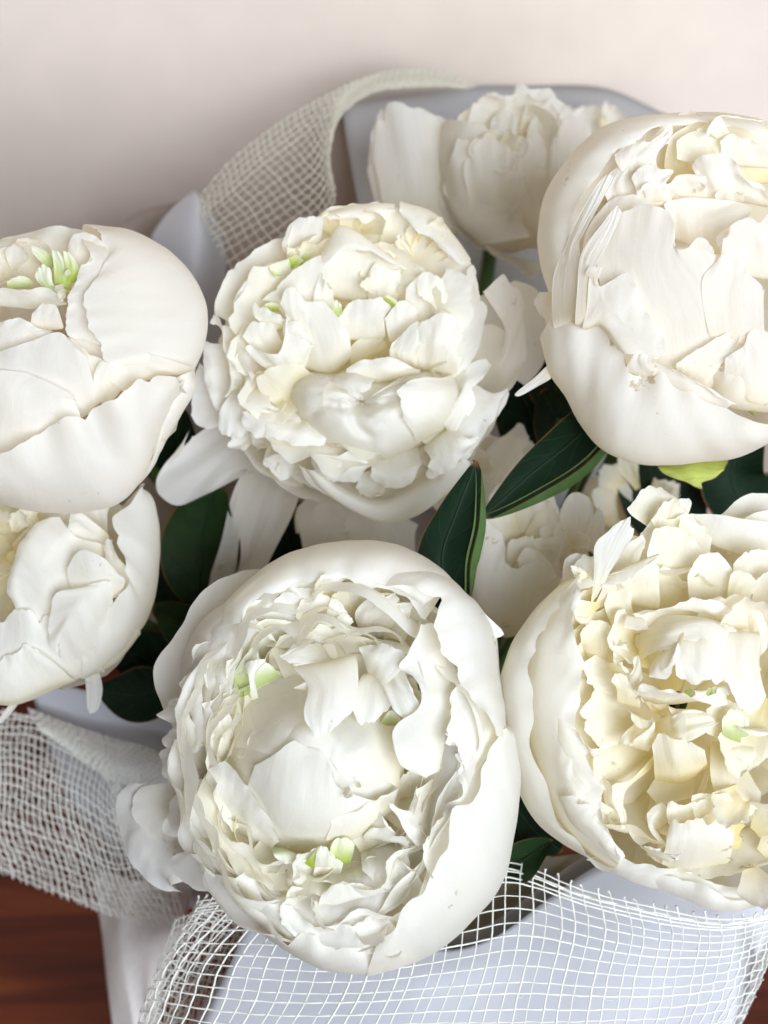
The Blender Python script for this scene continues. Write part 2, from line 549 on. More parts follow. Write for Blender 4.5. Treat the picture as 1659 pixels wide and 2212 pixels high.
    def shell(self, sil, rim, zr, z0=0, back=True, curl=0.0, **kw):
        """outer cup petal: from the hidden claw round the silhouette and over to its free rim"""
        S = resample(self.row([(a[0], a[1], z0) for a in sil]), 25)
        Rm = resample(self.row([(a[0], a[1], (a[2] if len(a) > 2 else zr)) for a in rim]), 25)
        rows = []
        c3 = np.array([self.c[0], self.c[1], 0])
        if back:
            for k, z in ((0.42, -0.80), (0.74, -0.58), (0.93, -0.27)):
                q = c3 + (S - c3) * k
                q[:, 2] = S[:, 2] + z * self.r.min()
                rows.append(q)
        for a in (0, 28, 56, 90):
            t = math.radians(a)
            w = 1 - math.cos(t)
            q = S * (1 - w) + Rm * w
            q[:, 2] = S[:, 2] + (Rm[:, 2] - S[:, 2]) * math.sin(t)
            rows.append(q)
        if curl:
            q = Rm + (c3 - Rm) * (0.12 * abs(curl)) * np.array([1, 1, 0])
            q[:, 2] = Rm[:, 2] - curl * 30
            rows.append(q)
        kw.setdefault('fold', 0.35)
        kw.setdefault('cr', 0.35)
        kw.setdefault('rc', 0.0)
        kw['ru'] = max(.7, kw.get('ru', .45) * 1.35)
        kw['jag'] = max(.03, kw.get('jag', .02) * 1.2)
        kw['n'] = max(46, kw.get('n', 40))
        return self.p(rows, px=True, **kw)

    def cup(self, n=6, k=0.93, zt=-15, kb=0.1):
        """closed back of the flower, below its widest line"""
        for i in range(n):
            a0 = 2 * math.pi * (i + self.rng.uniform(-.15, .15)) / n
            w = 2 * math.pi / n * 0.72
            A = np.linspace(a0 - w, a0 + w, 7)
            rows = []
            for rr, z in ((kb, -0.92), (0.5, -0.76), (0.82, -0.42), (1.0, -0.02)):
                rows.append(np.stack([self.c[0] + self.r[0] * k * rr * np.cos(A), self.c[1] + self.r[1] * k * rr * np.sin(A),
                                      np.full(7, z * self.r.min() + zt + self.rng.uniform(-6, 6))], -1))
            self.p(rows, px=True, cr=0.6, ru=0.5, fold=0.4, jag=0.03, n=16)

    def bowl(self, n=7, k=0.72, zc=-0.35, zr=0.25, c=None, mat=None):
        """petals lining the inside of the cup"""
        cc = self.c if c is None else np.array([c[0] * self.s + self.ox, c[1] * self.s + self.oy])
        for i in range(n):
            a0 = 2 * math.pi * (i + self.rng.uniform(-.2, .2)) / n
            w = 2 * math.pi / n * 0.8
            A = np.linspace(a0 - w, a0 + w, 7)
            kk = k * self.rng.uniform(.92, 1.06)
            rows = []
            for rr, z in ((0.08, zc), (0.5, zc * 0.8 + zr * .2), (0.85, zc * .3 + zr * .7), (1.0, zr)):
                rows.append(np.stack([cc[0] + self.r[0] * kk * rr * np.cos(A), cc[1] + self.r[1] * kk * rr * np.sin(A),
                                      np.full(7, z * self.r.min() + self.rng.uniform(-5, 5))], -1))
            self.p(rows, px=True, cr=1.2, ru=1.2, jag=0.1, n=18, mat=mat)

    def frill(self, x, y, z, ang, ln, wd, tilt, mat=None, curl=0.5, name='petal', jag=0.06):
        """one small standing inner petal: base at (x,y,z), leaning towards ang (degrees in the picture), tilt = 90 stands up to the viewer"""
        rng = self.rng
        a = math.radians(ang); t = math.radians(tilt)
        d = np.array([math.cos(a) * math.cos(t), math.sin(a) * math.cos(t), math.sin(t)])
        side = np.array([-math.sin(a), math.cos(a), 0])
        nrm = np.cross(d, side)
        b = np.array([x * self.s + self.ox, y * self.s + self.oy, z * self.s])
        ln, wd = ln * self.s, wd * self.s
        rows = []
        cup = rng.uniform(0.15, 0.4)
        tw = rng.uniform(-.5, .5)
        for k, w in ((0, .25), (.3, .62), (.62, .95), (.86, 1.0), (1.0, rng.uniform(.7, .9))):
            c = b + d * ln * k + nrm * (curl * ln * k * k * 0.5)
            th = tw * k
            sd = side * math.cos(th) + nrm * math.sin(th)
            pts = []
            for uu in (-1, -.6, -.25, .25, .6, 1):
                back = -0.26 * ln * abs(uu) ** 2.2 * max(0, (k - .5) / .5)
                pts.append(c + sd * (uu * wd * .5 * w) - nrm * (cup * wd * .6 * w * (1 - uu * uu)) + d * back)
            rows.append(np.array(pts))
        return self.p(rows, px=True, cr=1.2, ru=1.2, jag=jag, jf=1.6, fold=1.0, n=19, mat=mat, name=name)

    def ring(self, n, k, zb, zt, c=None, a0=0, a1=360, span=70, lean=0.06, wave=0.05, mat=None, asp=1.0):
        """a circle of overlapping petals standing on edge: radius k, from height zb to zt (fractions of the flower radius)"""
        cc = self.c if c is None else np.array([c[0] * self.s + self.ox, c[1] * self.s + self.oy])
        rng = self.rng
        for i in range(n):
            m = a0 + (a1 - a0) * (i + rng.uniform(.2, .8)) / n
            sp = span * rng.uniform(.7, 1.25)
            A = np.radians(np.linspace(m - sp / 2, m + sp / 2, 9))
            t = np.linspace(-1, 1, 9)
            kk = k * rng.uniform(.94, 1.06)
            ph, fr = rng.uniform(0, 6.28), rng.uniform(1.0, 2.4)
            top = zt + rng.uniform(-.05, .05)
            tilt = rng.uniform(-.04, .04)
            rows = []
            for h, dk in ((0, -.34), (.35, -.12), (.7, -.01), (1.0, -lean)):
                rad = kk * (1 + dk) + wave * h * h * np.sin(t * fr * math.pi + ph) + tilt * t * h
                z = zb + (top - zb) * h * (1 - .30 * np.abs(t) ** 2.5 * h) + .03 * h * np.sin(t * 5 + ph)
                rows.append(np.stack([cc[0] + self.r[0] * rad * np.cos(A), cc[1] + self.r[1] * asp * rad * np.sin(A), z * self.r.min()], -1))
            self.p(rows, px=True, cr=.6, ru=.5, jag=.04, jf=1.6, fold=.5, n=24, mat=mat)

    def frills(self, n, c, r0, r1, z0, z1, ln, wd, tilt, a0=0, a1=360, mat=None, inward=False, asp=1.0):
        """a field of inner petals around c; z from z0 (inner) to z1 (outer)"""
        rng = self.rng
        for i in range(n):
            a = a0 + (a1 - a0) * (i + rng.uniform(-.4, .4)) / n
            k = rng.random()
            r = r0 + (r1 - r0) * k
            x = c[0] + r * math.cos(math.radians(a)); y = c[1] + r * asp * math.sin(math.radians(a))
            self.frill(x, y, z0 + (z1 - z0) * k, a + (180 if inward else 0) + rng.uniform(-35, 35),
                       ln * rng.uniform(.75, 1.25), wd * rng.uniform(.7, 1.25), tilt + rng.uniform(-18, 18), mat,
                       curl=rng.uniform(-.2, .8))


# ---- front peony, open towards the viewer
f = Flower('large open white peony with a smooth round ball of petals at its heart', 0.415,
           (0.5067, 309.7, 1106), (820, 1060, 770, 900, 430), M_WHITE, 11)
f.cup(7)
f.bowl(8, 0.70, -0.10, 0.38, c=(760, 1050), mat=M_CREAM)
f.ring(8, .90, .0, .36, lean=.02, span=60)
f.ring(7, .80, -.05, .45, c=(800, 1050), lean=.08)
f.ring(7, .70, -.10, .42, c=(790, 1050), lean=.08)
f.ring(7, .60, -.15, .36, c=(770, 1060), lean=.04)
f.ring(6, .52, -.1, .32, c=(760, 1070), lean=.0, mat=M_CREAM)
f.p([[(1180, 640, 120), (1170, 1000, 120), (1160, 1400, 120)], [(1300, 690, 270), (1300, 1000, 290), (1230, 1400, 280)], [(1450, 820, 330), (1420, 1080, 360), (1280, 1440, 345)]], cr=.6, ru=.4, jag=.02)
f.p([[(560, 1500, 100), (800, 1560, 100), (1100, 1460, 120)], [(540, 1620, 230), (800, 1680, 250), (1140, 1560, 270)], [(540, 1730, 270), (800, 1780, 290), (1130, 1700, 310)]], cr=.8, ru=.7, jag=.03)
# grey-white flared petal behind on the left
f.p([[(420, 1000, -300), (420, 700, -300), (640, 400, -300)],
     [(200, 950, -160), (230, 620, -170), (520, 300, -170)],
     [(110, 960, -90), (62, 860, -80), (38, 710, -80), (60, 625, -80), (120, 530, -85), (205, 380, -90), (290, 295, -90), (440, 228, -90), (580, 200, -90)]],
    cr=.6, ru=.5, jag=.03)
# top shells
f.shell([(300, 480), (360, 380), (480, 265), (600, 192), (760, 145), (900, 128), (1050, 135), (1150, 165), (1260, 230), (1340, 310)],
        [(420, 470), (440, 400), (520, 335), (610, 300), (700, 285), (830, 270), (940, 262), (1030, 290), (1120, 330), (1200, 390)], 330, curl=.3)
f.shell([(380, 420), (520, 280), (700, 190), (900, 165), (1080, 180), (1200, 230), (1300, 320)],
        [(500, 480), (560, 390), (650, 345), (760, 350), (880, 300), (960, 330), (1040, 350), (1140, 420), (1190, 470)], 300, z0=20, back=False, ru=1.2, jag=.08, cr=.7)
# right top shell with a crease
f.shell([(1150, 165), (1260, 230), (1350, 320), (1440, 420), (1505, 560), (1540, 720), (1555, 880), (1560, 960)],
        [(1020, 300), (1110, 310), (1190, 350), (1235, 400), (1232, 480), (1270, 620), (1340, 720), (1420, 850), (1490, 960)], 400, cr=.8, fold=1.0)
f.p([[(1300, 330, 90), (1400, 450, 110), (1490, 580, 70)], [(1430, 415, 95), (1490, 545, 75)], [(1525, 495, 60), (1543, 528, 55)]], cr=.6, ru=.3, jag=.01)
# big smooth right petal
f.shell([(1585, 890), (1600, 1000), (1606, 1120), (1604, 1250), (1588, 1400), (1540, 1560), (1430, 1715), (1270, 1855), (1110, 1935), (950, 1970)],
        [(1578, 893, 90), (1530, 925, 260), (1490, 985, 350), (1420, 1080, 395), (1385, 1160), (1310, 1270), (1280, 1370), (1215, 1490), (1170, 1570), (1110, 1660), (1080, 1760, 350), (1010, 1800, 320)], 405, cr=.5, fold=.8, ru=.6, jag=.035, n=52)
# right inner layer standing just inside the big petal
f.shell([(1480, 900), (1500, 1000), (1480, 1120), (1430, 1240), (1380, 1370), (1320, 1500), (1240, 1620)],
        [(1260, 950), (1280, 1050), (1340, 1160), (1300, 1240), (1220, 1300), (1190, 1420), (1180, 1540)], 360, z0=120, back=False, ru=1.4, jag=.12, cr=1.0, fold=1)
f.p([[(1430, 700, 290), (1500, 860, 250), (1510, 960, 240)], [(1340, 740, 340), (1400, 860, 350), (1430, 1000, 330), (1400, 1130, 310)],
     [(1290, 800, 380), (1300, 880, 390), (1290, 960, 385), (1350, 1060, 370), (1380, 1170, 340)]], cr=1, ru=1.2, jag=.06)
# bottom shell
f.shell([(1180, 1905), (1060, 1955), (950, 1978), (830, 1970), (700, 1930), (570, 1845), (460, 1750), (360, 1640), (300, 1540)],
        [(1090, 1780), (1000, 1800), (900, 1795), (790, 1805), (690, 1785), (600, 1770), (500, 1700), (430, 1640), (380, 1570)], 300, ru=1.0, jag=.06, n=46)
f.shell([(1150, 1880), (1000, 1930), (850, 1925), (690, 1880), (560, 1790), (450, 1690), (360, 1580)],
        [(1030, 1700), (930, 1690), (860, 1750), (740, 1740), (610, 1680), (560, 1660), (500, 1600), (440, 1530)], 310, z0=60, back=False, ru=1.3, jag=.12, cr=.8)
# left shells: stacked edges
for i, (dx, z) in enumerate(((0, 215), (38, 245), (78, 262), (120, 270), (160, 262))):
    f.shell([(350 + dx, 380 + dx * .5), (240 + dx, 480), (175 + dx, 610), (150 + dx, 760), (150 + dx, 900), (165 + dx, 1030 - dx * .3)],
            [(440 + dx * .8, 395 + dx), (325 + dx, 510), (255 + dx, 620), (222 + dx, 760), (205 + dx, 850), (235 + dx, 980 - dx * .4)], z,
            z0=-60 + i * 40, back=(i == 0), ru=.45, jag=.025, cr=.35, fold=.4, n=30)
# left ruffled lobes
f.p([[(340, 860, 120), (350, 960, 120), (350, 1010, 120)], [(210, 800, 150), (190, 900, 160), (240, 1000, 150)],
     [(165, 775, 110), (80, 822, 70), (62, 865, 60), (112, 906, 110), (122, 935, 110), (80, 962, 75), (105, 995, 90), (170, 1030, 110), (265, 1028, 130)]], cr=1.1, ru=1.3, jag=.03)
f.p([[(330, 1000, 20), (330, 1150, 20), (330, 1330, 20)], [(180, 1000, 50), (190, 1150, 60), (200, 1330, 50)],
     [(90, 970, -10), (50, 1040, -20), (72, 1120, -10), (112, 1210, 10), (105, 1290, 0), (80, 1380, -20), (130, 1440, 0)]], cr=1.1, ru=1.1, jag=.04)
f.p([[(330, 1150, 150), (330, 1250, 150), (330, 1380, 140)], [(220, 1140, 170), (200, 1250, 190), (250, 1390, 160)],
     [(168, 1150, 120), (108, 1245, 90), (105, 1315, 85), (150, 1375, 95), (240, 1405, 110), (285, 1400, 120)]], cr=.8, ru=.7, jag=.03)
f.p([[(400, 1450, 80), (450, 1600, 80)], [(230, 1420, 100), (300, 1560, 110), (390, 1640, 80)],
     [(168, 1440, 20), (106, 1490, 0), (140, 1555, 0), (220, 1612, 10), (300, 1630, 20), (375, 1625, 40)]], cr=.8, ru=.9, jag=.03)
f.p([[(370, 1560, 190), (420, 1480, 200), (520, 1600, 180)], [(330, 1480, 220), (420, 1560, 240), (600, 1700, 200)], [(290, 1310, 200), (300, 1400, 205), (380, 1530, 215), (470, 1640, 220), (560, 1740, 215)]], cr=.9, ru=1.0, jag=.06)
# pale petal fallen over the net on the lower left
f.p([[(200, 1150, -160), (250, 1400, -160), (200, 1560, -160)], [(20, 1160, -200), (0, 1400, -190), (120, 1600, -180)],
     [(-110, 1150, -260), (-125, 1250, -265), (-80, 1420, -260), (-20, 1530, -250), (90, 1620, -240), (230, 1640, -220)]], cr=.8, ru=.5, jag=.02)
f.p([[(250, 1150, -120), (250, 1400, -120)], [(60, 1160, -150), (100, 1400, -140)], [(-60, 1180, -190), (-55, 1280, -190), (10, 1380, -180), (120, 1430, -160)]], cr=.7, ru=.6, jag=.03)
# inner top petals
f.p([[(500, 620, 60), (650, 640, 50), (820, 600, 60)], [(430, 560, 150), (600, 520, 170), (830, 500, 150)],
     [(400, 500, 220), (450, 380, 260), (560, 345, 270), (650, 310, 275), (740, 330, 270), (830, 345, 260), (905, 420, 230)]], cr=.9, ru=.9, jag=.07)
f.p([[(620, 620, 120), (760, 640, 110), (880, 600, 100)], [(600, 580, 170), (700, 560, 190), (840, 520, 170)],
     [(650, 545, 200), (690, 480, 230), (750, 440, 240), (830, 470, 230), (860, 410, 230), (900, 440, 220), (925, 480, 190)]], cr=1.2, ru=1.5, jag=.1)
f.frills(6, (900, 500), 10, 190, 60, 180, 220, 190, 40, 200, 420, mat=M_CREAM)
f.frills(4, (1060, 480), 10, 110, 60, 130, 180, 180, 40, -120, 60)
f.p([[(960, 560, 60), (1080, 560, 80)], [(900, 440, 170), (1100, 470, 200)], [(1000, 330, 290), (1100, 350, 300), (1180, 430, 290)]], cr=1.2, ru=1.3, jag=.1)
f.frills(4, (400, 680), 10, 100, 60, 120, 180, 150, 50, 130, 300)
# heart: round ball of wrapped petals
bc = np.array([745, 1095])


def ball(rows, o=0, rx=375, ry=345, H=320, z0=80, **kw):
    out = []
    for r in rows:
        q = []
        for (x, y) in r:
            rho = ((x - bc[0]) / rx) ** 2 + ((y - bc[1]) / ry) ** 2
            q.append((x, y, z0 + o + (H * math.sqrt(1 - rho) if rho < 1 else -260 * (math.sqrt(rho) - 1))))
        out.append(q)
    return f.p(out, **kw)


ball([[(330, 900), (330, 1100), (420, 1330), (620, 1460), (860, 1450), (1060, 1300)], [(400, 800), (420, 1050), (520, 1220), (680, 1330), (860, 1320), (1100, 1180)],
      [(480, 700), (560, 950), (660, 1080), (760, 1150), (880, 1140), (1110, 1050)], [(700, 640), (760, 860), (820, 980), (870, 1030), (930, 1000), (1080, 920)]], 0, cr=.25, ru=.2, fold=.25, jag=.0, n=40)
ball([[(360, 1000), (370, 850), (480, 690), (700, 630), (900, 660), (1050, 800), (1110, 980), (1100, 1180)], [(440, 1010), (470, 880), (560, 780), (700, 740), (860, 770), (970, 870), (1010, 1000), (1000, 1130)],
      [(560, 1040), (600, 980), (660, 930), (740, 920), (830, 950), (880, 1020), (900, 1090), (890, 1150)], [(680, 1100), (700, 1060), (740, 1040), (790, 1050), (820, 1090), (830, 1130), (825, 1160)]], 12, cr=.35, ru=.3, fold=.35, jag=.01, n=40)
# bright lower petal over the ball
ball([[(400, 1240), (520, 1390), (700, 1440), (880, 1420), (1060, 1270)], [(440, 1180), (560, 1310), (720, 1360), (880, 1340), (1060, 1220)],
      [(465, 1110), (590, 1200), (740, 1240), (860, 1240), (985, 1230)],
      [(490, 1045), (570, 1005), (665, 970), (755, 1010), (802, 1090), (822, 1160), (850, 1185), (905, 1200)]], 34, cr=.22, ru=.25, fold=.25, jag=.03, n=36)
f.frill(850, 1185, 395, 20, 70, 60, 50, curl=.6); f.frill(880, 1200, 390, 100, 60, 50, 60); f.frill(905, 1170, 380, -40, 60, 40, 60)
ball([[(780, 1400), (900, 1380), (1060, 1250)], [(800, 1330), (930, 1290), (1090, 1180)], [(790, 1300), (900, 1275), (985, 1230), (1085, 1185)]], 46, cr=.3, ru=.4, jag=.02)
# left face of the ball: petal ending in a jagged edge
ball([[(330, 800), (420, 700), (600, 640)], [(345, 900), (500, 800), (680, 720)], [(360, 1030), (410, 1080), (440, 1010), (455, 960), (560, 920), (660, 930)]], 26, cr=.4, ru=.4, jag=.06)
# tongue petal
f.p([[(630, 655, 340), (760, 650, 370), (905, 615, 340)], [(700, 740, 400), (800, 730, 425), (918, 720, 380)], [(684, 850, 430), (800, 850, 450), (900, 830, 410)], [(706, 958, 425), (760, 962, 428), (852, 900, 418)]],
    cr=.6, ru=.4, fold=1.3, jag=.03)
f.p([[(740, 560, 230), (800, 640, 300), (905, 614, 300)], [(660, 575, 320), (720, 640, 345), (850, 650, 330)], [(578, 610, 330), (620, 645, 350), (700, 670, 360)]], cr=.8, ru=.6, jag=.02)
f.p([[(730, 545, 280), (640, 560, 300)], [(700, 570, 330), (610, 600, 330)], [(600, 640, 345), (575, 610, 330)]], cr=.5, ru=.3, jag=.02)
f.p([[(640, 750, 365), (700, 760, 370)], [(690, 725, 385), (735, 745, 385)], [(735, 700, 380), (738, 715, 380)]], cr=.6, ru=.4, jag=.02)
# right inner petals
f.p([[(960, 700, 210), (1000, 760, 200)], [(925, 600, 290), (990, 640, 320), (1040, 730, 300)], [(915, 572, 270), (1000, 560, 290), (1070, 570, 330), (1160, 615, 350)]], cr=.8, ru=.8, jag=.03)
f.p([[(930, 700, 240), (1090, 660, 220)], [(900, 780, 290), (1060, 760, 280)], [(880, 870, 310), (940, 915, 315), (1060, 850, 290)]], cr=.7, ru=.7, jag=.06)
f.p([[(985, 690, 240), (1090, 640, 260)], [(1030, 760, 320), (1130, 720, 330)], [(1085, 895, 355), (1140, 870, 355), (1182, 830, 350), (1150, 770, 345)]], cr=.6, ru=.5, jag=.02)
f.p([[(1240, 480, 250), (1290, 650, 260), (1330, 800, 270), (1290, 1000, 260), (1270, 1090, 250)], [(1190, 480, 300), (1190, 650, 310), (1260, 800, 330), (1200, 960, 330), (1220, 1120, 290)],
     [(1172, 470, 330), (1110, 600, 350), (1088, 665, 355), (1170, 740, 370), (1180, 830, 375), (1075, 905, 370), (1060, 1000, 365), (1100, 1095, 350), (1205, 1140, 320)]], cr=.6, ru=.5, jag=.02, fold=.6, n=40)
f.p([[(1260, 1120, 220), (1240, 1300, 220), (1260, 1420, 230)], [(1170, 1180, 280), (1150, 1300, 290), (1200, 1420, 280)], [(1180, 1140, 320), (1145, 1280, 330), (1050, 1235, 335), (1110, 1360, 330), (1150, 1430, 310)]], cr=.8, ru=.7, jag=.02)
f.p([[(1060, 1260, 60), (1240, 1240, 60)], [(1090, 1170, 160), (1230, 1180, 180)], [(1100, 1110, 200), (1160, 1090, 220), (1220, 1120, 220)]], cr=.8, ru=.8, mat=M_CREAM)
# lower-left folded white petal
f.p([[(300, 1250, 100), (420, 1400, 90), (540, 1440, 100)], [(270, 1140, 230), (400, 1260, 260), (560, 1420, 190)], [(290, 1060, 250), (345, 1045, 290), (420, 1130, 320), (500, 1240, 320), (575, 1360, 280), (585, 1415, 230)]], cr=.9, ru=.7, jag=.03)
f.p([[(260, 1130, 150), (300, 1260, 130), (420, 1350, 130)], [(290, 1100, 220), (360, 1200, 240), (470, 1310, 220)], [(310, 1090, 270), (400, 1170, 280), (480, 1290, 270), (500, 1330, 250)]], cr=.9, ru=.7, jag=.04)
# green bits
f.p([[(375, 800, 170), (450, 780, 190)], [(390, 690, 250), (490, 690, 260)], [(430, 610, 270), (470, 575, 280), (500, 600, 275)]], mat=M_GREENP, name='green_petal', cr=.5, ru=.5)
f.p([[(470, 760, 240), (585, 700, 250)], [(465, 690, 290), (560, 670, 300)], [(480, 650, 295), (510, 635, 300), (545, 650, 295)]], mat=M_GREENP, name='green_petal', cr=.5, ru=.5)
f.p([[(460, 795, 290), (488, 785, 295)], [(445, 690, 325), (480, 690, 325)], [(420, 640, 300), (480, 628, 320), (545, 618, 300)]], jag=.02)
f.p([[(1000, 910, 200), (1090, 910, 210)], [(1030, 870, 260), (1095, 880, 260)], [(1050, 840, 270), (1075, 850, 270)]], mat=M_GREENP, name='green_petal')
f.p([[(545, 1430, 230), (600, 1430, 215)], [(555, 1460, 285), (620, 1455, 275), (690, 1475, 265)], [(570, 1490, 270), (630, 1505, 285), (690, 1500, 290)]], mat=M_GREENP, name='green_petal', cr=.6, ru=.6)
f.p([[(690, 1500, 250), (720, 1520, 250)], [(725, 1455, 310), (755, 1475, 310)], [(765, 1415, 320), (790, 1445, 310)]], mat=M_GREENP, name='green_petal', cr=.6, ru=.5)
f.p([[(795, 1500, 190), (880, 1500, 190)], [(795, 1450, 270), (895, 1450, 275)], [(805, 1395, 290), (850, 1385, 300), (905, 1400, 290)]], mat=M_GREENP, name='green_petal', cr=.6, ru=.6)
f.p([[(730, 1510, 260), (800, 1510, 260)], [(735, 1470, 320), (800, 1470, 320)], [(740, 1435, 325), (770, 1420, 330), (800, 1450, 325)]], cr=1, ru=1, jag=.04)
# lower frills
f.frills(5, (490, 1440), 10, 90, 60, 130, 170, 150, 50, 20, 200)
f.frills(9, (900, 1540), 20, 230, 90, 230, 250, 220, 35, -60, 200)
f.p([[(780, 1500, 100), (900, 1480, 90), (1050, 1440, 120)], [(740, 1560, 220), (900, 1560, 250), (1100, 1480, 240)], [(730, 1620, 250), (800, 1580, 290), (900, 1600, 300), (1000, 1620, 300), (1130, 1560, 280), (1150, 1500, 270)]], cr=1.3, ru=1.2, jag=.08)
f.p([[(930, 1440, 120), (1120, 1360, 140)], [(930, 1500, 240), (1130, 1470, 260)], [(940, 1540, 290), (1000, 1590, 300), (1080, 1620, 290), (1150, 1540, 280)]], cr=1.0, ru=1.0, jag=.06)
f.p([[(960, 1400, 100), (1100, 1350, 120)], [(940, 1380, 200), (1120, 1420, 240)], [(985, 1330, 230), (1060, 1340, 270), (1140, 1420, 280), (1110, 1450, 280)]], cr=1.5, ru=1.4, jag=.1)
f.p([[(740, 1700, 180), (900, 1680, 190), (1080, 1620, 200)], [(750, 1660, 260), (900, 1640, 280), (1080, 1600, 270)], [(770, 1600, 290), (850, 1570, 310), (950, 1590, 310), (1060, 1640, 290)]], cr=1.4, ru=1.2, jag=.08)
f.p([[(420, 1480, 120), (560, 1560, 120), (720, 1560, 110)], [(450, 1560, 230), (580, 1640, 260), (720, 1620, 230)], [(500, 1640, 260), (560, 1680, 280), (640, 1650, 300), (730, 1640, 280)]], cr=.9, ru=.9, jag=.06)
f.p([[(730, 1560, 150), (830, 1560, 150)], [(725, 1530, 230), (850, 1510, 240)], [(750, 1470, 260), (800, 1450, 270), (850, 1490, 260)]], cr=1.3, ru=1.3, jag=.08)
# ---- middle peony, ruffled
f = Flower('densely ruffled white peony with several lobed petal clusters and green flecks, under the cream net', 0.455,
           (0.4907, 380.5, 398.2), (740, 800, 610, 660, 330), M_WHITE, 22)
f.cup(7)
f.bowl(7, 0.80, -0.2, 0.25, c=(720, 740), mat=M_CREAM)
# back wall, seen from inside
f.p([[(330, 700, -60), (420, 560, -60), (600, 420, -60)], [(220, 600, -30), (320, 440, -20), (560, 300, -10)], [(140, 565, 10), (170, 480, 20), (240, 370, 20), (330, 295, 20), (450, 230, 20), (560, 170, 20)]], cr=0.49, ru=0.45, jag=.03, mat=M_CREAM)
f.p([[(500, 450, -80), (750, 380, -80), (1000, 420, -80)], [(480, 260, -40), (750, 200, -40), (1000, 220, -40)], [(500, 200, 10), (640, 120, 20), (720, 88, 20), (860, 74, 20), (990, 82, 10)]], cr=0.49, ru=0.45, jag=.03, mat=M_CREAM)
f.p([[(880, 420, -60), (1050, 480, -60), (1180, 640, -60)], [(900, 220, -30), (1130, 320, -10), (1270, 560, 0)], [(910, 76, 10), (1010, 74, 15), (1130, 125, 20), (1220, 220, 20), (1290, 320, 20), (1340, 430, 20), (1372, 560, 20)]], cr=0.49, ru=0.45, jag=.03, mat=M_CREAM)
f.p([[(990, 76, 20), (1130, 125, 25), (1220, 220, 30), (1295, 330, 30)], [(985, 105, 70), (1080, 170, 85), (1170, 250, 90), (1270, 350, 70)], [(985, 130, 60), (1040, 195, 75), (1110, 240, 80), (1180, 300, 80), (1240, 355, 60)]], cr=0.56, ru=0.60, jag=.06)
f.p([[(640, 130, 20), (800, 90, 30), (960, 85, 20)], [(660, 145, 60), (800, 115, 60), (960, 110, 60)], [(690, 160, 50), (800, 150, 60), (830, 175, 50), (970, 110, 50)]], cr=0.56, ru=0.60, jag=.04)
f.frills(11, (1060, 360), 20, 150, -50, 0, 170, 75, 35, 150, 330, mat=M_CREAM)
f.frills(4, (760, 290), 20, 130, -60, -20, 170, 130, 30, 190, 350, mat=M_CREAM)
# right side layers
f.p([[(1150, 560, 60), (1150, 760, 60), (1180, 880, 40)], [(1260, 480, 70), (1280, 640, 80), (1260, 820, 60)], [(1280, 300, 30), (1320, 335, 30), (1318, 410, 40), (1362, 520, 40), (1370, 600, 40), (1340, 720, 40), (1290, 805, 50)]], cr=0.70, ru=0.68, jag=.05)
f.p([[(1100, 500, 60), (1080, 640, 60)], [(1180, 400, 110), (1220, 600, 120)], [(1190, 340, 90), (1260, 380, 100), (1310, 470, 110), (1310, 590, 110), (1270, 700, 110)]], cr=0.70, ru=0.68, jag=.05)
f.p([[(1180, 800, -20), (1160, 1000, -20)], [(1270, 800, 20), (1240, 1000, 10)], [(1240, 800, 30), (1330, 770, 30), (1395, 785, 10), (1360, 850, 10), (1290, 890, 20), (1250, 960, 30)]], cr=0.84, ru=0.90, jag=.08)
# outer right guard petals (inside visible)
f.p([[(1100, 800, -240), (1100, 1000, -240), (1050, 1200, -230)], [(1360, 620, -160), (1330, 900, -160), (1240, 1120, -150)],
     [(1450, 640, -60), (1430, 880, -50), (1330, 1080, -40)],
     [(1350, 470, -60), (1440, 380, -20), (1478, 440, 0), (1515, 450, 10), (1535, 600, 30), (1545, 760, 40), (1500, 860, 50), (1430, 960, 60), (1390, 1080, 60), (1310, 1230, 60)]], cr=.35, ru=.3, fold=.4, jag=.015, rc=.0, n=44)
f.p([[(1150, 560, -330), (1200, 900, -330)], [(1420, 460, -300), (1480, 860, -300)], [(1540, 390, -270), (1610, 480, -260), (1642, 620, -255), (1630, 760, -255), (1560, 920, -260)]], cr=.4, ru=.3, jag=.01, n=34)
# right lower ruffled rim
f.p([[(1050, 1100, 0), (1200, 980, 0), (1280, 860, 0)], [(1130, 1190, 60), (1300, 1060, 60), (1400, 920, 40)], [(1080, 1340, 30), (1120, 1330, 60), (1230, 1260, 70), (1300, 1190, 70), (1370, 1090, 60), (1450, 980, 40), (1490, 870, 10)]], cr=0.84, ru=0.75, jag=.05)
f.p([[(1090, 1160, 60), (1230, 1060, 60)], [(1120, 1210, 120), (1280, 1120, 110)], [(1095, 1260, 110), (1180, 1290, 120), (1290, 1170, 120), (1370, 1095, 90)]], cr=1.05, ru=0.98, jag=.06)
f.p([[(1190, 1080, 60), (1220, 1120, 50)], [(1180, 1030, 110), (1270, 1020, 110)], [(1240, 970, 110), (1275, 870, 110), (1310, 900, 110), (1320, 960, 100), (1290, 1030, 100)]], cr=0.63, ru=0.60, jag=.03)
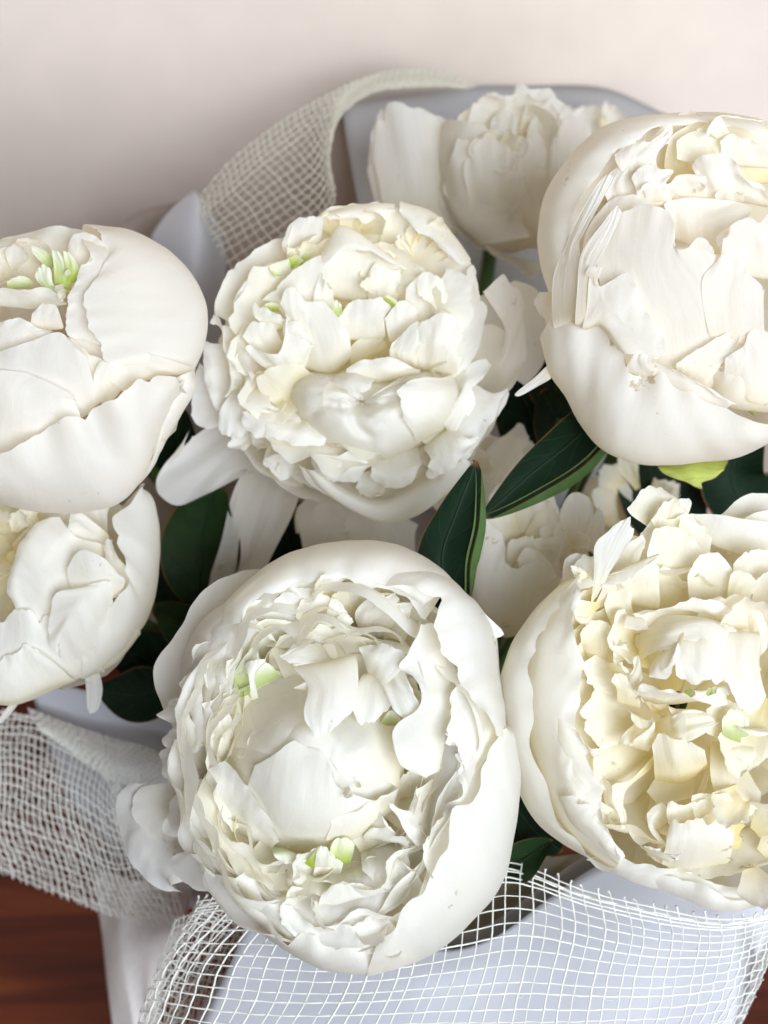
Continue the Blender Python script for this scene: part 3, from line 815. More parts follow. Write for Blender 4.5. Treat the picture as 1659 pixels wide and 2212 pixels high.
# bottom guard petal with rolled rim
f.p([[(640, 1140, -260), (850, 1180, -260), (1100, 1140, -260)], [(630, 1250, -110), (880, 1350, -90), (1180, 1215, -90)], [(605, 1262, 70), (720, 1352, 95), (900, 1415, 105), (1100, 1340, 105), (1258, 1208, 80)],
     [(560, 1240, 40), (640, 1340, 70), (760, 1432, 80), (920, 1490, 85), (1070, 1450, 85), (1190, 1360, 80), (1290, 1262, 70), (1300, 1225, 60)], [(620, 1290, -40), (760, 1400, -40), (920, 1455, -40), (1070, 1415, -40), (1260, 1260, -40)]], cr=0.32, ru=0.38, fold=.4, jag=.03, n=44)
f.p([[(530, 1225, 40), (545, 1245, 40)], [(590, 1270, 60), (580, 1310, 40)], [(700, 1350, 75), (690, 1390, 50)]], cr=0.56, ru=0.60, jag=.02, n=14)
# crumpled petals above it
f.p([[(640, 1130, -20), (860, 1160, -20)], [(600, 1200, 60), (720, 1230, 90), (860, 1230, 60)], [(590, 1230, 20), (620, 1290, 30), (720, 1315, 40), (800, 1305, 40), (850, 1240, 50)]], cr=0.91, ru=0.75, jag=.04)
f.p([[(620, 1190, 40), (700, 1200, 60), (800, 1180, 60)], [(600, 1185, 90), (720, 1210, 110), (850, 1235, 90)], [(610, 1180, 100), (700, 1195, 120), (790, 1170, 120), (860, 1235, 90)]], cr=0.70, ru=0.60, jag=.03)
f.p([[(850, 1180, -20), (1060, 1150, -20)], [(860, 1260, 60), (960, 1280, 70), (1080, 1230, 60)], [(850, 1310, 20), (960, 1345, 30), (1040, 1310, 40), (1095, 1210, 50)]], cr=0.70, ru=0.60, jag=.04)
f.frills(4, (940, 1160), 20, 140, -80, -40, 140, 120, 15, 20, 160)
# the big puckered front cluster: lobes around a navel
nav = np.array([815, 955])
lob = [(165, 235, 300, 150), (-150, -75, 175, 60), (-72, 8, 330, 95), (0, 62, 400, 170), (58, 118, 300, 150), (112, 172, 270, 150)]
edge = {0: (1215, 850), 20: (1255, 900), 40: (1200, 1060), 60: (1070, 1150), 80: (930, 1225), 100: (760, 1190), 120: (650, 1150), 140: (570, 1080), 160: (510, 1000), 180: (490, 930), 200: (510, 870), 220: (570, 820), 240: (680, 830), 260: (780, 812), 280: (860, 860), 300: (960, 880), 320: (1030, 830), 340: (1130, 815)}
ek = sorted(edge)


def edge_at(a):
    a %= 360
    xs = [edge[k][0] for k in ek] + [edge[0][0]]; ys = [edge[k][1] for k in ek] + [edge[0][1]]
    return np.array([np.interp(a, ek + [360], xs), np.interp(a, ek + [360], ys)])


# a puffed, creased cushion of fused petals
creases = [((-128), 190, 26, 70), ((-62), 120, 22, 60), (-14, 330, 24, 55), (36, 260, 26, 75), (98, 230, 24, 60), (152, 270, 28, 70), (66, 150, 18, 35), (185, 140, 18, 45)]
P_ = []
for k in (1.0, .985, .95, .9, .83, .75, .66, .56, .46, .36, .27, .18, .1, .03):
    row = []
    for a in np.linspace(-30, 330, 73):
        e = nav + (edge_at(a) - nav) * k
        z = -60 + 320 * math.sqrt(max(0, 1 - k ** 2.6))
        L = np.linalg.norm(edge_at(a) - nav) * k
        for (ca, cl, cw, cdp) in creases:
            da = math.radians((a - ca + 180 + 14 * math.sin(L / 45 + ca)) % 360 - 180)
            dist = L * abs(math.sin(da)) if abs(da) < 1.5 else 999
            z -= cdp * math.exp(-(dist / cw) ** 2) * max(0, 1 - (L / cl) ** 2) * min(1, .35 + L / 60)
        row.append((e[0], e[1], z - 60 * math.exp(-(L / 38) ** 2)))
    P_.append(row)
f.p(P_, cr=0.39, ru=0.00, fold=.25, jag=0, rc=0, n=72)
f.p([[(540, 1030, 40), (500, 960, 30), (500, 880, 30), (580, 825, 40)], [(600, 1000, 190), (560, 940, 190), (570, 890, 190), (640, 850, 170)], [(660, 990, 262), (650, 950, 268), (660, 900, 262), (700, 850, 230)]], cr=0.63, ru=0.52, jag=.03)
f.p([[(1060, 1140, 40), (1200, 1060, 40), (1255, 930, 40), (1220, 840, 40)], [(1040, 1090, 190), (1150, 1010, 215), (1190, 920, 210), (1170, 850, 170)], [(1005, 1040, 262), (1040, 980, 285), (1050, 920, 288), (1080, 850, 250)], [(985, 1010, 275), (985, 960, 295), (970, 910, 298), (1000, 860, 270)]], cr=0.42, ru=0.52, jag=.03)
f.p([[(690, 850, 130), (780, 810, 120), (880, 850, 130)], [(700, 870, 225), (780, 860, 240), (860, 880, 230)], [(720, 900, 262), (790, 920, 278), (850, 915, 262)]], cr=0.63, ru=0.60, jag=.03)
# right lobe above it and folds
f.p([[(1050, 800, 60), (1230, 840, 60)], [(1040, 700, 170), (1150, 700, 210), (1260, 760, 150)], [(1040, 660, 180), (1090, 590, 200), (1170, 560, 200), (1230, 590, 180), (1268, 670, 150), (1250, 790, 120)]], cr=0.70, ru=0.52, jag=.04)
f.p([[(950, 780, 80), (1060, 800, 90)], [(940, 730, 150), (1060, 740, 180)], [(960, 690, 160), (1020, 630, 180), (1080, 590, 190), (1100, 680, 190)]], cr=0.77, ru=0.60, jag=.04)
f.p([[(740, 860, 100), (880, 870, 120), (1070, 830, 110)], [(750, 820, 180), (900, 810, 220), (1070, 810, 190)], [(745, 795, 180), (850, 765, 210), (960, 760, 220), (1060, 815, 200)]], cr=0.84, ru=0.68, jag=.04)
f.p([[(1000, 640, 40), (1180, 640, 40)], [(1010, 500, 110), (1190, 520, 110)], [(1010, 430, 120), (1100, 380, 130), (1150, 390, 130), (1200, 460, 110)]], cr=0.63, ru=0.52, jag=.04)
f.p([[(940, 690, 60), (1060, 640, 60)], [(920, 600, 130), (1060, 580, 130)], [(915, 590, 140), (980, 510, 150), (1040, 520, 150), (1090, 580, 140)]], cr=0.63, ru=0.52, jag=.05)
f.p([[(740, 680, 60), (920, 670, 60)], [(715, 610, 120), (920, 580, 130)], [(715, 570, 130), (760, 520, 140), (850, 495, 145), (940, 500, 130), (975, 520, 120)]], cr=0.56, ru=0.45, jag=.05)
f.p([[(850, 520, 20), (970, 520, 20)], [(840, 430, 80), (990, 440, 80)], [(835, 400, 90), (880, 335, 100), (930, 370, 95), (990, 375, 90), (985, 480, 80)]], cr=0.77, ru=0.68, jag=.04)
# cap petal, folded over
f.p([[(660, 480, 30), (800, 500, 20), (960, 470, 20)], [(650, 330, 110), (790, 290, 100), (980, 350, 100)], [(640, 290, 130), (700, 195, 150), (780, 205, 150), (860, 260, 150), (940, 310, 140), (1012, 370, 130)]], cr=0.56, ru=0.52, jag=.04)
f.p([[(640, 300, 130), (705, 190, 150), (790, 210, 155), (900, 285, 150), (1010, 368, 135)], [(660, 350, 185), (740, 270, 195), (820, 270, 190), (920, 330, 175), (1010, 372, 140)], [(680, 370, 170), (750, 300, 180), (850, 295, 180), (930, 340, 170), (990, 362, 150)]], cr=0.70, ru=0.52, jag=.05)
# big pale left-upper petals
f.p([[(520, 640, 40), (700, 600, 40)], [(420, 520, 110), (660, 440, 130)], [(345, 520, 120), (460, 430, 140), (560, 340, 150), (640, 310, 150), (690, 420, 150)]], cr=0.42, ru=0.38, jag=.03)
f.p([[(330, 560, 20), (480, 470, 20)], [(280, 520, 70), (420, 400, 80)], [(235, 525, 60), (300, 430, 80), (400, 350, 90), (450, 340, 95), (470, 390, 90)]], cr=0.56, ru=0.52, jag=.04)
f.p([[(590, 640, 60), (700, 560, 60)], [(610, 470, 140), (690, 460, 140)], [(635, 350, 150), (665, 420, 170), (700, 480, 160)]], cr=0.91, ru=0.83, jag=.08)
f.p([[(560, 800, 60), (680, 820, 60), (770, 760, 60)], [(520, 640, 160), (640, 660, 180), (765, 680, 150)], [(455, 540, 170), (480, 460, 185), (520, 448, 190), (570, 510, 190), (660, 520, 185), (755, 640, 165)]], cr=0.49, ru=0.45, jag=.02, n=30)
f.p([[(520, 640, 130), (600, 700, 130)], [(465, 540, 200), (580, 580, 205)], [(455, 510, 200), (490, 447, 210), (525, 455, 212), (575, 530, 205)]], cr=0.49, ru=0.38, jag=.03)
f.p([[(770, 800, -20), (930, 720, -20)], [(770, 730, 30), (920, 690, 30)], [(780, 680, 60), (860, 660, 60), (940, 700, 60)]], cr=0.84, ru=0.83, jag=.1, mat=M_CREAM)
# top-left flap
f.p([[(480, 310, 40), (620, 310, 50)], [(480, 220, 90), (640, 220, 100)], [(520, 140, 100), (580, 140, 110), (650, 125, 100)]], cr=0.42, ru=0.45, jag=.04)
f.p([[(470, 300, 60), (500, 310, 70)], [(465, 260, 90), (500, 240, 100)], [(490, 200, 95), (520, 170, 100)]], cr=0.63, ru=0.60, jag=.03)
for (x, y, z, an) in ((500, 370, 70, -60), (540, 350, 60, -20), (480, 390, 70, 200)):
    f.frill(x, y, z, an, 100, 70, 35, M_GREENP, name='green_petal')
f.p([[(690, 590, 120), (730, 580, 120)], [(690, 540, 170), (728, 540, 170)], [(700, 500, 180), (722, 520, 180)]], mat=M_GREENP, name='green_petal')
f.p([[(910, 510, 130), (960, 540, 130)], [(920, 495, 155), (970, 525, 155)], [(930, 485, 155), (975, 510, 150)]], mat=M_GREENP, name='green_petal')
f.p([[(380, 560, 90), (450, 560, 90)], [(390, 530, 130), (450, 530, 130)], [(400, 520, 130), (440, 515, 130)]], mat=M_GREENP, name='green_petal')
# left cluster
f.p([[(330, 640, -20), (360, 800, -20), (350, 950, -20)], [(200, 620, 60), (240, 760, 70), (260, 900, 60)], [(105, 600, 30), (150, 552, 60), (195, 585, 80), (212, 700, 90), (242, 850, 90), (215, 965, 70), (180, 985, 50)]], cr=0.70, ru=0.60, jag=.04)
f.p([[(320, 700, -60), (330, 950, -60), (360, 1100, -60)], [(160, 700, -10), (190, 900, 0), (280, 1080, -10)], [(98, 670, -20), (110, 770, -10), (135, 900, 0), (175, 1010, 5), (235, 1110, 0), (258, 1160, -10)]], cr=0.70, ru=0.60, jag=.04)
f.p([[(300, 760, -140), (350, 1000, -140)], [(130, 800, -90), (200, 1060, -90)], [(95, 760, -80), (65, 900, -80), (60, 1000, -85), (85, 1100, -90)]], cr=0.42, ru=0.38, jag=.03)
f.p([[(260, 900, 20), (330, 860, 20)], [(200, 980, 60), (330, 1010, 70)], [(170, 1080, 30), (230, 1120, 40), (300, 1110, 60), (330, 1060, 70)]], cr=0.84, ru=0.75, jag=.05)
f.p([[(380, 760, 60), (480, 720, 60)], [(300, 680, 150), (440, 640, 170)], [(285, 650, 160), (340, 600, 180), (400, 600, 190), (470, 640, 190)]], cr=0.77, ru=0.68, jag=.05)
f.p([[(470, 860, 60), (560, 840, 60)], [(330, 760, 160), (480, 760, 190), (600, 700, 170)], [(285, 650, 155), (350, 720, 185), (450, 730, 205), (490, 580, 190), (560, 640, 190), (610, 740, 180)]], cr=0.77, ru=0.60, jag=.04)
f.p([[(420, 640, 120), (500, 620, 130)], [(350, 590, 170), (470, 590, 190)], [(320, 525, 160), (345, 510, 175), (400, 540, 185), (470, 580, 195), (480, 610, 195)]], cr=1.05, ru=1.20, jag=.1)
f.p([[(480, 700, 120), (540, 800, 120)], [(470, 640, 190), (560, 680, 200)], [(480, 590, 195), (540, 600, 205), (620, 720, 190)]], cr=0.77, ru=0.75, jag=.05)
f.p([[(230, 760, 0), (300, 900, 0)], [(240, 700, 90), (330, 860, 100)], [(250, 660, 110), (300, 720, 130), (340, 830, 130), (330, 950, 110)]], cr=0.77, ru=0.75, jag=.05)
f.frills(5, (400, 900), 10, 80, -10, 40, 150, 160, 50, mat=M_CREAM, a0=-100, a1=100)
f.p([[(480, 1000, 0), (560, 900, 20), (620, 860, 30)], [(420, 960, 100), (500, 860, 130), (560, 800, 140)], [(330, 890, 110), (360, 830, 140), (430, 800, 160), (520, 780, 170), (570, 790, 165)]], cr=0.70, ru=0.68, jag=.05, mat=M_CREAM)
# lower-left ruffles
f.p([[(420, 930, 30), (520, 990, 30)], [(300, 1000, 110), (440, 1050, 130), (560, 1060, 110)], [(275, 1000, 90), (290, 1060, 100), (340, 1120, 105), (430, 1110, 120), (560, 1110, 120)]], cr=0.70, ru=0.68, jag=.06)
f.p([[(500, 1010, 60), (640, 1050, 60)], [(400, 1050, 130), (540, 1090, 150), (660, 1120, 120)], [(375, 1050, 120), (395, 1110, 125), (470, 1140, 135), (560, 1160, 135), (640, 1170, 110)]], cr=0.77, ru=0.75, jag=.06)
f.p([[(280, 900, 60), (420, 880, 60)], [(280, 960, 130), (420, 970, 140)], [(270, 980, 120), (330, 1000, 135), (420, 1010, 145), (500, 1000, 135)]], cr=0.70, ru=0.60, jag=.06)
f.p([[(560, 1150, 40), (570, 1180, 30)], [(470, 1180, 60), (500, 1210, 50)], [(385, 1205, 30), (420, 1230, 30)]], cr=0.42, ru=0.30, jag=.02)
f.frills(5, (420, 1060), 10, 90, -60, -20, 150, 110, 10, 40, 180)
# hanging outer petals below left
f.p([[(520, 1120, -170), (660, 1180, -170)], [(470, 1220, -150), (640, 1240, -140)], [(435, 1250, -130), (520, 1300, -120), (630, 1365, -120)]], cr=0.49, ru=0.45, jag=.03)
f.p([[(300, 960, -260), (420, 1100, -260), (440, 1220, -260)], [(120, 1080, -280), (220, 1200, -280), (320, 1280, -280)],
     [(60, 1130, -280), (-30, 1200, -290), (-90, 1300, -300), (-75, 1370, -300), (0, 1420, -300), (120, 1370, -300), (260, 1300, -290), (400, 1230, -280)]], bulge=-40, fold=1.5, cr=0.42, ru=0.30, jag=.01, n=36)
f.p([[(60, 1080, -250), (20, 1150, -250)], [(40, 1130, -240), (-20, 1200, -250)], [(30, 1180, -230), (-50, 1250, -250)]], cr=0.42, ru=0.30, jag=.02)
f.p([[(440, 1090, -340), (560, 1130, -340)], [(270, 1310, -360), (540, 1380, -360)], [(190, 1600, -420), (400, 1680, -420)], [(100, 1860, -470), (320, 1900, -470)]], bulge=-45, fold=1.6, cr=0.9, ru=0.5, jag=.02)
# ---- large right-hand peony
f = Flower('big white peony with smooth broad petals and one forked petal, above a yellow-green sepal', 0.43,
           (0.42, 1061.8, 177), (1060, 1060, 830, 900, 430), M_PINKLIT, 33)
f.cup(7)
f.bowl(7, 0.75, -0.2, 0.3, c=(1150, 800))
f.shell([(330, 1180), (262, 980), (232, 860), (230, 780), (275, 570), (395, 390), (540, 250), (700, 188), (900, 162), (1150, 158), (1400, 190)],
        [(420, 1000), (400, 880), (420, 700), (480, 570), (560, 450), (640, 340), (760, 260), (930, 205), (1100, 200), (1300, 230), (1420, 260)], 310, n=48, curl=.2)
f.shell([(320, 860), (310, 780), (330, 660), (420, 490), (560, 340), (720, 240), (900, 200)],
        [(470, 800), (490, 720), (580, 600), (650, 480), (720, 400), (830, 330), (930, 300)], 240, z0=20, back=False, ru=1, jag=.05, cr=.7)
f.p([[(760, 560, 220), (900, 520, 220)], [(650, 430, 310), (850, 380, 310)], [(630, 340, 300), (740, 290, 320), (830, 300, 330), (930, 200, 290), (1010, 180, 260)]], cr=1.0, ru=1.0, jag=.06)
f.p([[(650, 700, 190), (850, 600, 220)], [(580, 560, 260), (760, 480, 300)], [(620, 430, 280), (700, 400, 310), (800, 350, 320), (900, 260, 310), (1000, 215, 290)]], cr=.9, ru=.9, jag=.05)
f.p([[(760, 640, 270), (930, 620, 270)], [(740, 540, 340), (900, 520, 350)], [(700, 470, 345), (790, 420, 365), (870, 440, 370), (940, 450, 360), (900, 520, 360)]], cr=.7, ru=.6, jag=.03)
f.p([[(800, 620, 290), (900, 610, 290)], [(780, 560, 360), (870, 540, 365)], [(740, 590, 365), (780, 530, 380), (830, 500, 385)]], cr=.7, ru=.6, jag=.02)
# smooth inner wall in the pink-lit petal colour
f.p([[(480, 1050, 200), (560, 980, 160), (760, 820, 180)], [(470, 860, 190), (580, 760, 230), (800, 640, 300)], [(500, 700, 230), (620, 600, 270), (720, 570, 310), (880, 600, 340)]], cr=.5, ru=.4, jag=.03)
# back inside wall
f.p([[(900, 500, 100), (1200, 520, 80), (1500, 500, 80)], [(900, 340, 180), (1200, 300, 160), (1500, 300, 150)], [(960, 230, 250), (1180, 165, 230), (1350, 185, 220), (1560, 230, 200)]], cr=.6, ru=.5, jag=.02, mat=M_CREAM)
f.p([[(1040, 560, 150), (1230, 560, 150)], [(1040, 440, 220), (1250, 420, 220)], [(900, 380, 260), (1000, 250, 280), (1110, 230, 270), (1250, 250, 250)]], cr=.8, ru=.8, jag=.05, mat=M_CREAM)
# white flaps top right
f.p([[(1160, 290, 280), (1225, 265, 280)], [(1120, 270, 320), (1200, 220, 320)], [(1098, 318, 330), (1112, 240, 335), (1160, 172, 330), (1180, 165, 320)]], cr=.6, ru=.4, jag=.01)
f.p([[(1180, 420, 220), (1450, 440, 200)], [(1180, 330, 280), (1430, 370, 260)], [(1165, 290, 300), (1230, 265, 310), (1300, 290, 305), (1380, 310, 300), (1500, 330, 280)]], cr=.9, ru=.8, jag=.04)
f.p([[(1100, 600, 240), (1300, 610, 240), (1450, 640, 230)], [(1050, 480, 330), (1220, 480, 350), (1400, 560, 320)], [(1000, 390, 310), (1090, 365, 345), (1180, 360, 360), (1260, 410, 360), (1300, 480, 360), (1430, 540, 330)]], cr=1.0, ru=.8, jag=.03)
f.p([[(880, 600, 250), (1000, 600, 250), (1100, 600, 250)], [(870, 560, 310), (1000, 520, 320), (1110, 540, 310)], [(880, 585, 340), (960, 480, 350), (1080, 470, 350), (1110, 500, 340), (1080, 610, 330)]], cr=.8, ru=.7, jag=.04)
f.p([[(1160, 620, 230), (1300, 620, 230)], [(1150, 580, 300), (1300, 580, 300)], [(1160, 570, 320), (1200, 540, 330), (1280, 570, 330), (1350, 600, 310)]], cr=1.3, ru=1.2, jag=.06)
f.p([[(930, 800, 180), (1100, 860, 170), (1180, 880, 180)], [(900, 680, 260), (1050, 700, 260), (1170, 780, 250)], [(880, 600, 300), (1000, 590, 300), (1150, 600, 290), (1300, 620, 280), (1420, 640, 270)]], cr=.5, ru=.4, jag=.02)
# the large central petal
f.p([[(720, 1500, 200), (1050, 1560, 200), (1250, 1540, 200)], [(620, 1250, 340), (1000, 1250, 400), (1300, 1260, 380)], [(545, 960, 350), (880, 960, 440), (1200, 1020, 440)],
     [(560, 760, 320), (700, 650, 390), (860, 612, 425), (940, 700, 440), (955, 850, 455), (1020, 840, 460), (1080, 800, 465), (1150, 900, 460)]], cr=.35, ru=.35, jag=.02, fold=.25, rc=.0, n=48)
f.p([[(950, 860, 400), (1100, 920, 400)], [(960, 850, 440), (1120, 900, 440)], [(990, 870, 470), (1060, 800, 480), (1120, 820, 480), (1160, 880, 465)]], cr=1.2, ru=1.0, jag=.04)
f.p([[(1120, 1300, 380), (1400, 1350, 380)], [(1080, 1050, 440), (1400, 1100, 440)], [(1120, 930, 455), (1200, 880, 470), (1270, 900, 475), (1330, 980, 470), (1420, 1060, 460)]], cr=.4, ru=.4, fold=.4, jag=.02)
f.p([[(1180, 960, 330), (1400, 1000, 330), (1600, 1000, 300)], [(1190, 820, 420), (1400, 820, 430), (1600, 850, 380)], [(1190, 800, 420), (1240, 720, 440), (1320, 690, 445), (1380, 720, 440), (1450, 640, 430), (1600, 660, 380)]], cr=.9, ru=.7, jag=.03)
# forked petal
f.p([[(320, 1260, 270), (500, 1200, 400)], [(308, 1150, 255), (500, 1080, 400)], [(322, 980, 265), (480, 960, 385)], [(372, 860, 300), (448, 850, 365)], [(425, 740, 360), (470, 790, 400)], [(500, 600, 415), (535, 670, 430)], [(562, 500, 450), (600, 474, 458), (632, 492, 456)]], cr=.2, ru=.2, jag=0, rc=.0, fold=.2, n=40)
f.p([[(430, 1240, 380), (620, 1240, 420)], [(440, 1080, 385), (570, 1090, 420)], [(452, 920, 385), (535, 960, 420)], [(490, 830, 400), (592, 860, 425)], [(570, 730, 445), (640, 760, 455)], [(612, 668, 480), (645, 638, 488), (670, 668, 480)]], cr=.2, ru=.2, jag=0, rc=.0, fold=.2, n=40)
f.p([[(470, 1260, 395), (560, 1240, 410), (690, 1400, 430)], [(490, 1150, 415), (580, 1150, 430), (790, 1400, 440)], [(500, 1020, 415), (570, 1080, 430), (850, 1410, 450)], [(520, 955, 420), (545, 1055, 430), (690, 982, 450), (750, 1050, 458), (795, 1170, 462), (880, 1270, 465), (895, 1400, 455)]], cr=.4, ru=.35, jag=.02, fold=.4, n=40, rc=0)
f.p([[(480, 990, 410), (540, 1030, 425)], [(500, 950, 420), (560, 990, 430)], [(520, 950, 425), (575, 948, 435)]], cr=.8, ru=.8, jag=.04, ext=False)
# bottom guard petals
f.shell([(250, 1330), (275, 1430), (290, 1500), (380, 1620), (480, 1780), (600, 1900), (750, 1970), (900, 1988), (1050, 1972), (1250, 1920), (1422, 1845), (1560, 1760)],
        [(345, 1135, 230), (450, 1132, 290), (550, 1190, 330), (640, 1290, 365), (690, 1390, 385), (760, 1480, 395), (840, 1435, 405), (1000, 1525, 400), (1150, 1622, 390), (1280, 1690, 370), (1422, 1740, 350), (1560, 1720, 300)], 380, cr=.7, fold=.6, ru=.5, jag=.015, n=56)
f.p([[(690, 1480, 350), (900, 1560, 360)], [(720, 1420, 400), (820, 1430, 420)], [(715, 1385, 410), (770, 1380, 425), (820, 1340, 430), (870, 1380, 428), (890, 1430, 420)]], cr=1.2, ru=1, jag=.05)
f.p([[(800, 1480, 380), (1000, 1600, 380), (1200, 1680, 360)], [(840, 1440, 430), (1050, 1540, 420), (1250, 1650, 390)], [(830, 1425, 425), (1000, 1510, 440), (1150, 1610, 420), (1290, 1690, 380)]], cr=.5, ru=.4, jag=.01)
f.p([[(285, 1460, 80), (300, 1530, 80)], [(210, 1530, 60), (230, 1570, 60)], [(110, 1608, 30), (140, 1622, 30)]], cr=.4, ru=.3, jag=0, n=16)
f.p([[(330, 1080, 60), (330, 1260, 60)], [(250, 1080, 90), (270, 1240, 90)], [(262, 1060, 70), (225, 1120, 60), (235, 1180, 60), (310, 1255, 80)]], cr=.5, ru=.4, jag=.02)
# lower right heart
f.p([[(960, 1500, 240), (1100, 1560, 240)], [(950, 1460, 330), (1200, 1430, 340)], [(960, 1440, 360), (1080, 1360, 390), (1200, 1290, 400), (1285, 1270, 400), (1280, 1360, 390)]], cr=.5, ru=.4, jag=.02)
f.p([[(1100, 1540, 150), (1200, 1660, 150), (1450, 1700, 130)], [(1150, 1480, 280), (1270, 1560, 310), (1460, 1580, 280)], [(1200, 1380, 330), (1300, 1400, 360), (1470, 1420, 340)]], cr=.5, ru=.4, jag=.02)
f.p([[(1200, 1560, 240), (1340, 1640, 240), (1500, 1640, 230)], [(1200, 1450, 350), (1350, 1460, 370), (1500, 1460, 340)], [(1205, 1400, 370), (1290, 1360, 400), (1330, 1280, 410), (1450, 1240, 400)]], cr=.8, ru=.6, jag=.03)
f.p([[(1080, 1510, 120), (1350, 1720, 80)], [(1100, 1520, 160), (1360, 1690, 140)], [(1130, 1510, 200), (1380, 1650, 190)]], mat=M_GREENP, name='green_petal', n=14)
# sepal below
f.p([[(850, 1960, -120), (1030, 1950, -100), (1220, 1940, -120)], [(860, 1990, -60), (1040, 2010, -30), (1200, 1990, -60)], [(900, 2035, -60), (1000, 2060, -40), (1050, 2085, -40), (1085, 2095, -40), (1080, 2065, -40), (1150, 2040, -45), (1200, 2000, -60)]],
    mat=M_SEPAL, name='sepal', jag=0, cr=.5, ru=.3, n=20)
# ---- large left peony
f = Flower('broad closed white peony with smooth overlapping petals and a green centre, against the pink wall', 0.43,
           (0.36, 0, 398.2), (300, 1080, 930, 850, 400), M_PINKLIT, 44)
f.cup(7)
f.bowl(6, 0.26, -0.02, 0.22, c=(150, 540))
# back wall
f.p([[(-300, 700, 60), (100, 620, 60), (480, 620, 80)], [(-350, 480, 120), (100, 380, 130), (520, 400, 140)], [(-420, 420, 60), (-150, 360, 70), (0, 325, 80), (200, 268, 90), (400, 242, 100), (620, 250, 110)]], cr=.6, ru=.5, jag=.02, mat=M_CREAM)
f.p([[(430, 560, 160), (600, 480, 190)], [(410, 440, 230), (600, 400, 250)], [(400, 350, 230), (450, 290, 250), (560, 300, 260), (620, 350, 260), (640, 420, 260)]], cr=.7, ru=.5, jag=.02)
# big round petal
f.shell([(500, 245), (650, 250), (800, 262), (950, 340), (1100, 472), (1200, 605), (1250, 740), (1245, 880), (1215, 1000), (1170, 1110)],
        [(585, 262, 190), (610, 340, 260), (640, 430, 300), (570, 540, 340), (510, 640, 370), (485, 780, 390), (495, 880, 400), (560, 1000, 390), (640, 1070, 370), (720, 1110, 340)], 380, cr=.45, fold=.8, ru=.45, jag=.025, n=52)
f.shell([(480, 300), (640, 330), (800, 400), (900, 560), (950, 740), (930, 900), (860, 1040)],
        [(560, 460), (480, 510), (420, 640), (380, 740), (380, 830), (410, 920), (490, 935)], 330, z0=150, back=False, cr=.4, ru=.6, jag=.04)
f.shell([(1180, 1110), (1080, 1140), (960, 1150), (840, 1200), (760, 1260)], [(900, 1010), (800, 1020), (700, 1040), (590, 1060), (575, 1110)], 330, z0=160, back=False, cr=.4, ru=.4)
# green heart
for rows in ([[(410, 690, 240), (300, 650, 240)], [(320, 600, 320), (215, 570, 320)], [(310, 490, 330), (250, 480, 335), (208, 530, 325)]],
             [[(430, 640, 230), (330, 620, 230)], [(410, 500, 290), (320, 470, 290)], [(370, 410, 300), (300, 380, 300)]],
             [[(480, 590, 250), (400, 590, 250)], [(470, 500, 310), (390, 470, 310)], [(430, 410, 315), (370, 390, 315)]],
             [[(340, 470, 210), (290, 530, 210)], [(270, 400, 260), (230, 450, 260)], [(190, 360, 270), (180, 400, 270)]],
             [[(210, 610, 230), (40, 630, 230)], [(180, 570, 280), (40, 585, 280)], [(120, 540, 290), (20, 590, 280)]]):
    f.p(rows, mat=M_GREENP, name='green_petal', cr=.8, ru=.7, jag=.04, n=18)
f.frills(5, (80, 560), 20, 160, 110, 170, 170, 170, 25, 130, 300)
f.frills(4, (400, 590), 10, 50, 240, 260, 110, 50, 40)
f.p([[(-100, 720, 200), (200, 740, 220), (400, 720, 250)], [(-100, 660, 280), (150, 650, 300), (380, 690, 300)], [(-150, 640, 290), (0, 622, 310), (150, 625, 320), (260, 615, 320), (330, 640, 320), (400, 690, 310)]], cr=.7, ru=.6, jag=.03)
f.p([[(180, 880, 300), (380, 860, 310)], [(190, 790, 350), (360, 780, 350)], [(200, 760, 355), (260, 712, 365), (330, 720, 360), (370, 790, 350)]], cr=.7, ru=.6, jag=.03)
f.p([[(-150, 1050, 290), (100, 1000, 320), (330, 940, 330)], [(-150, 900, 360), (60, 880, 380), (300, 890, 370)], [(-150, 850, 370), (0, 825, 385), (90, 795, 390), (170, 820, 390), (240, 865, 380), (350, 875, 370)]], cr=.7, ru=.5, jag=.02)
f.p([[(430, 1060, 250), (620, 1320, 230), (760, 1200, 230)], [(420, 960, 300), (600, 1180, 290), (760, 1100, 280)], [(430, 900, 330), (560, 1020, 340), (700, 1060, 320)]], cr=.4, ru=.3)
f.p([[(380, 1200, 200), (720, 1180, 200)], [(390, 1020, 240), (720, 1030, 250)], [(400, 880, 300), (660, 900, 300)]], cr=.5, ru=.4)
# folded mid petals
f.p([[(-200, 1700, 200), (200, 1500, 240), (560, 1350, 230)], [(-200, 1400, 370), (150, 1250, 400), (560, 1200, 340)], [(-200, 1150, 420), (100, 1060, 430), (520, 1040, 380)], [(-200, 1040, 420), (0, 1000, 425), (200, 930, 420), (360, 880, 410), (440, 930, 400), (490, 960, 395)]], cr=.5, ru=.3, jag=.01, fold=.7, n=44)
f.p([[(-200, 1800, 150), (150, 1650, 230), (480, 1480, 240)], [(-200, 1500, 360), (100, 1400, 420), (480, 1380, 340)], [(-200, 1260, 430), (80, 1240, 445), (450, 1300, 380)], [(-200, 1090, 440), (0, 1105, 445), (150, 1130, 450), (300, 1190, 445), (420, 1250, 420), (540, 1330, 380)]], cr=.4, ru=.3, jag=.01, fold=.5, n=44)
f.p([[(560, 1330, 260), (700, 1220, 240)], [(560, 1180, 340), (660, 1150, 320)], [(575, 1090, 360), (600, 1060, 370), (700, 1080, 360), (760, 1120, 330)]], cr=.5, ru=.4, jag=.02)
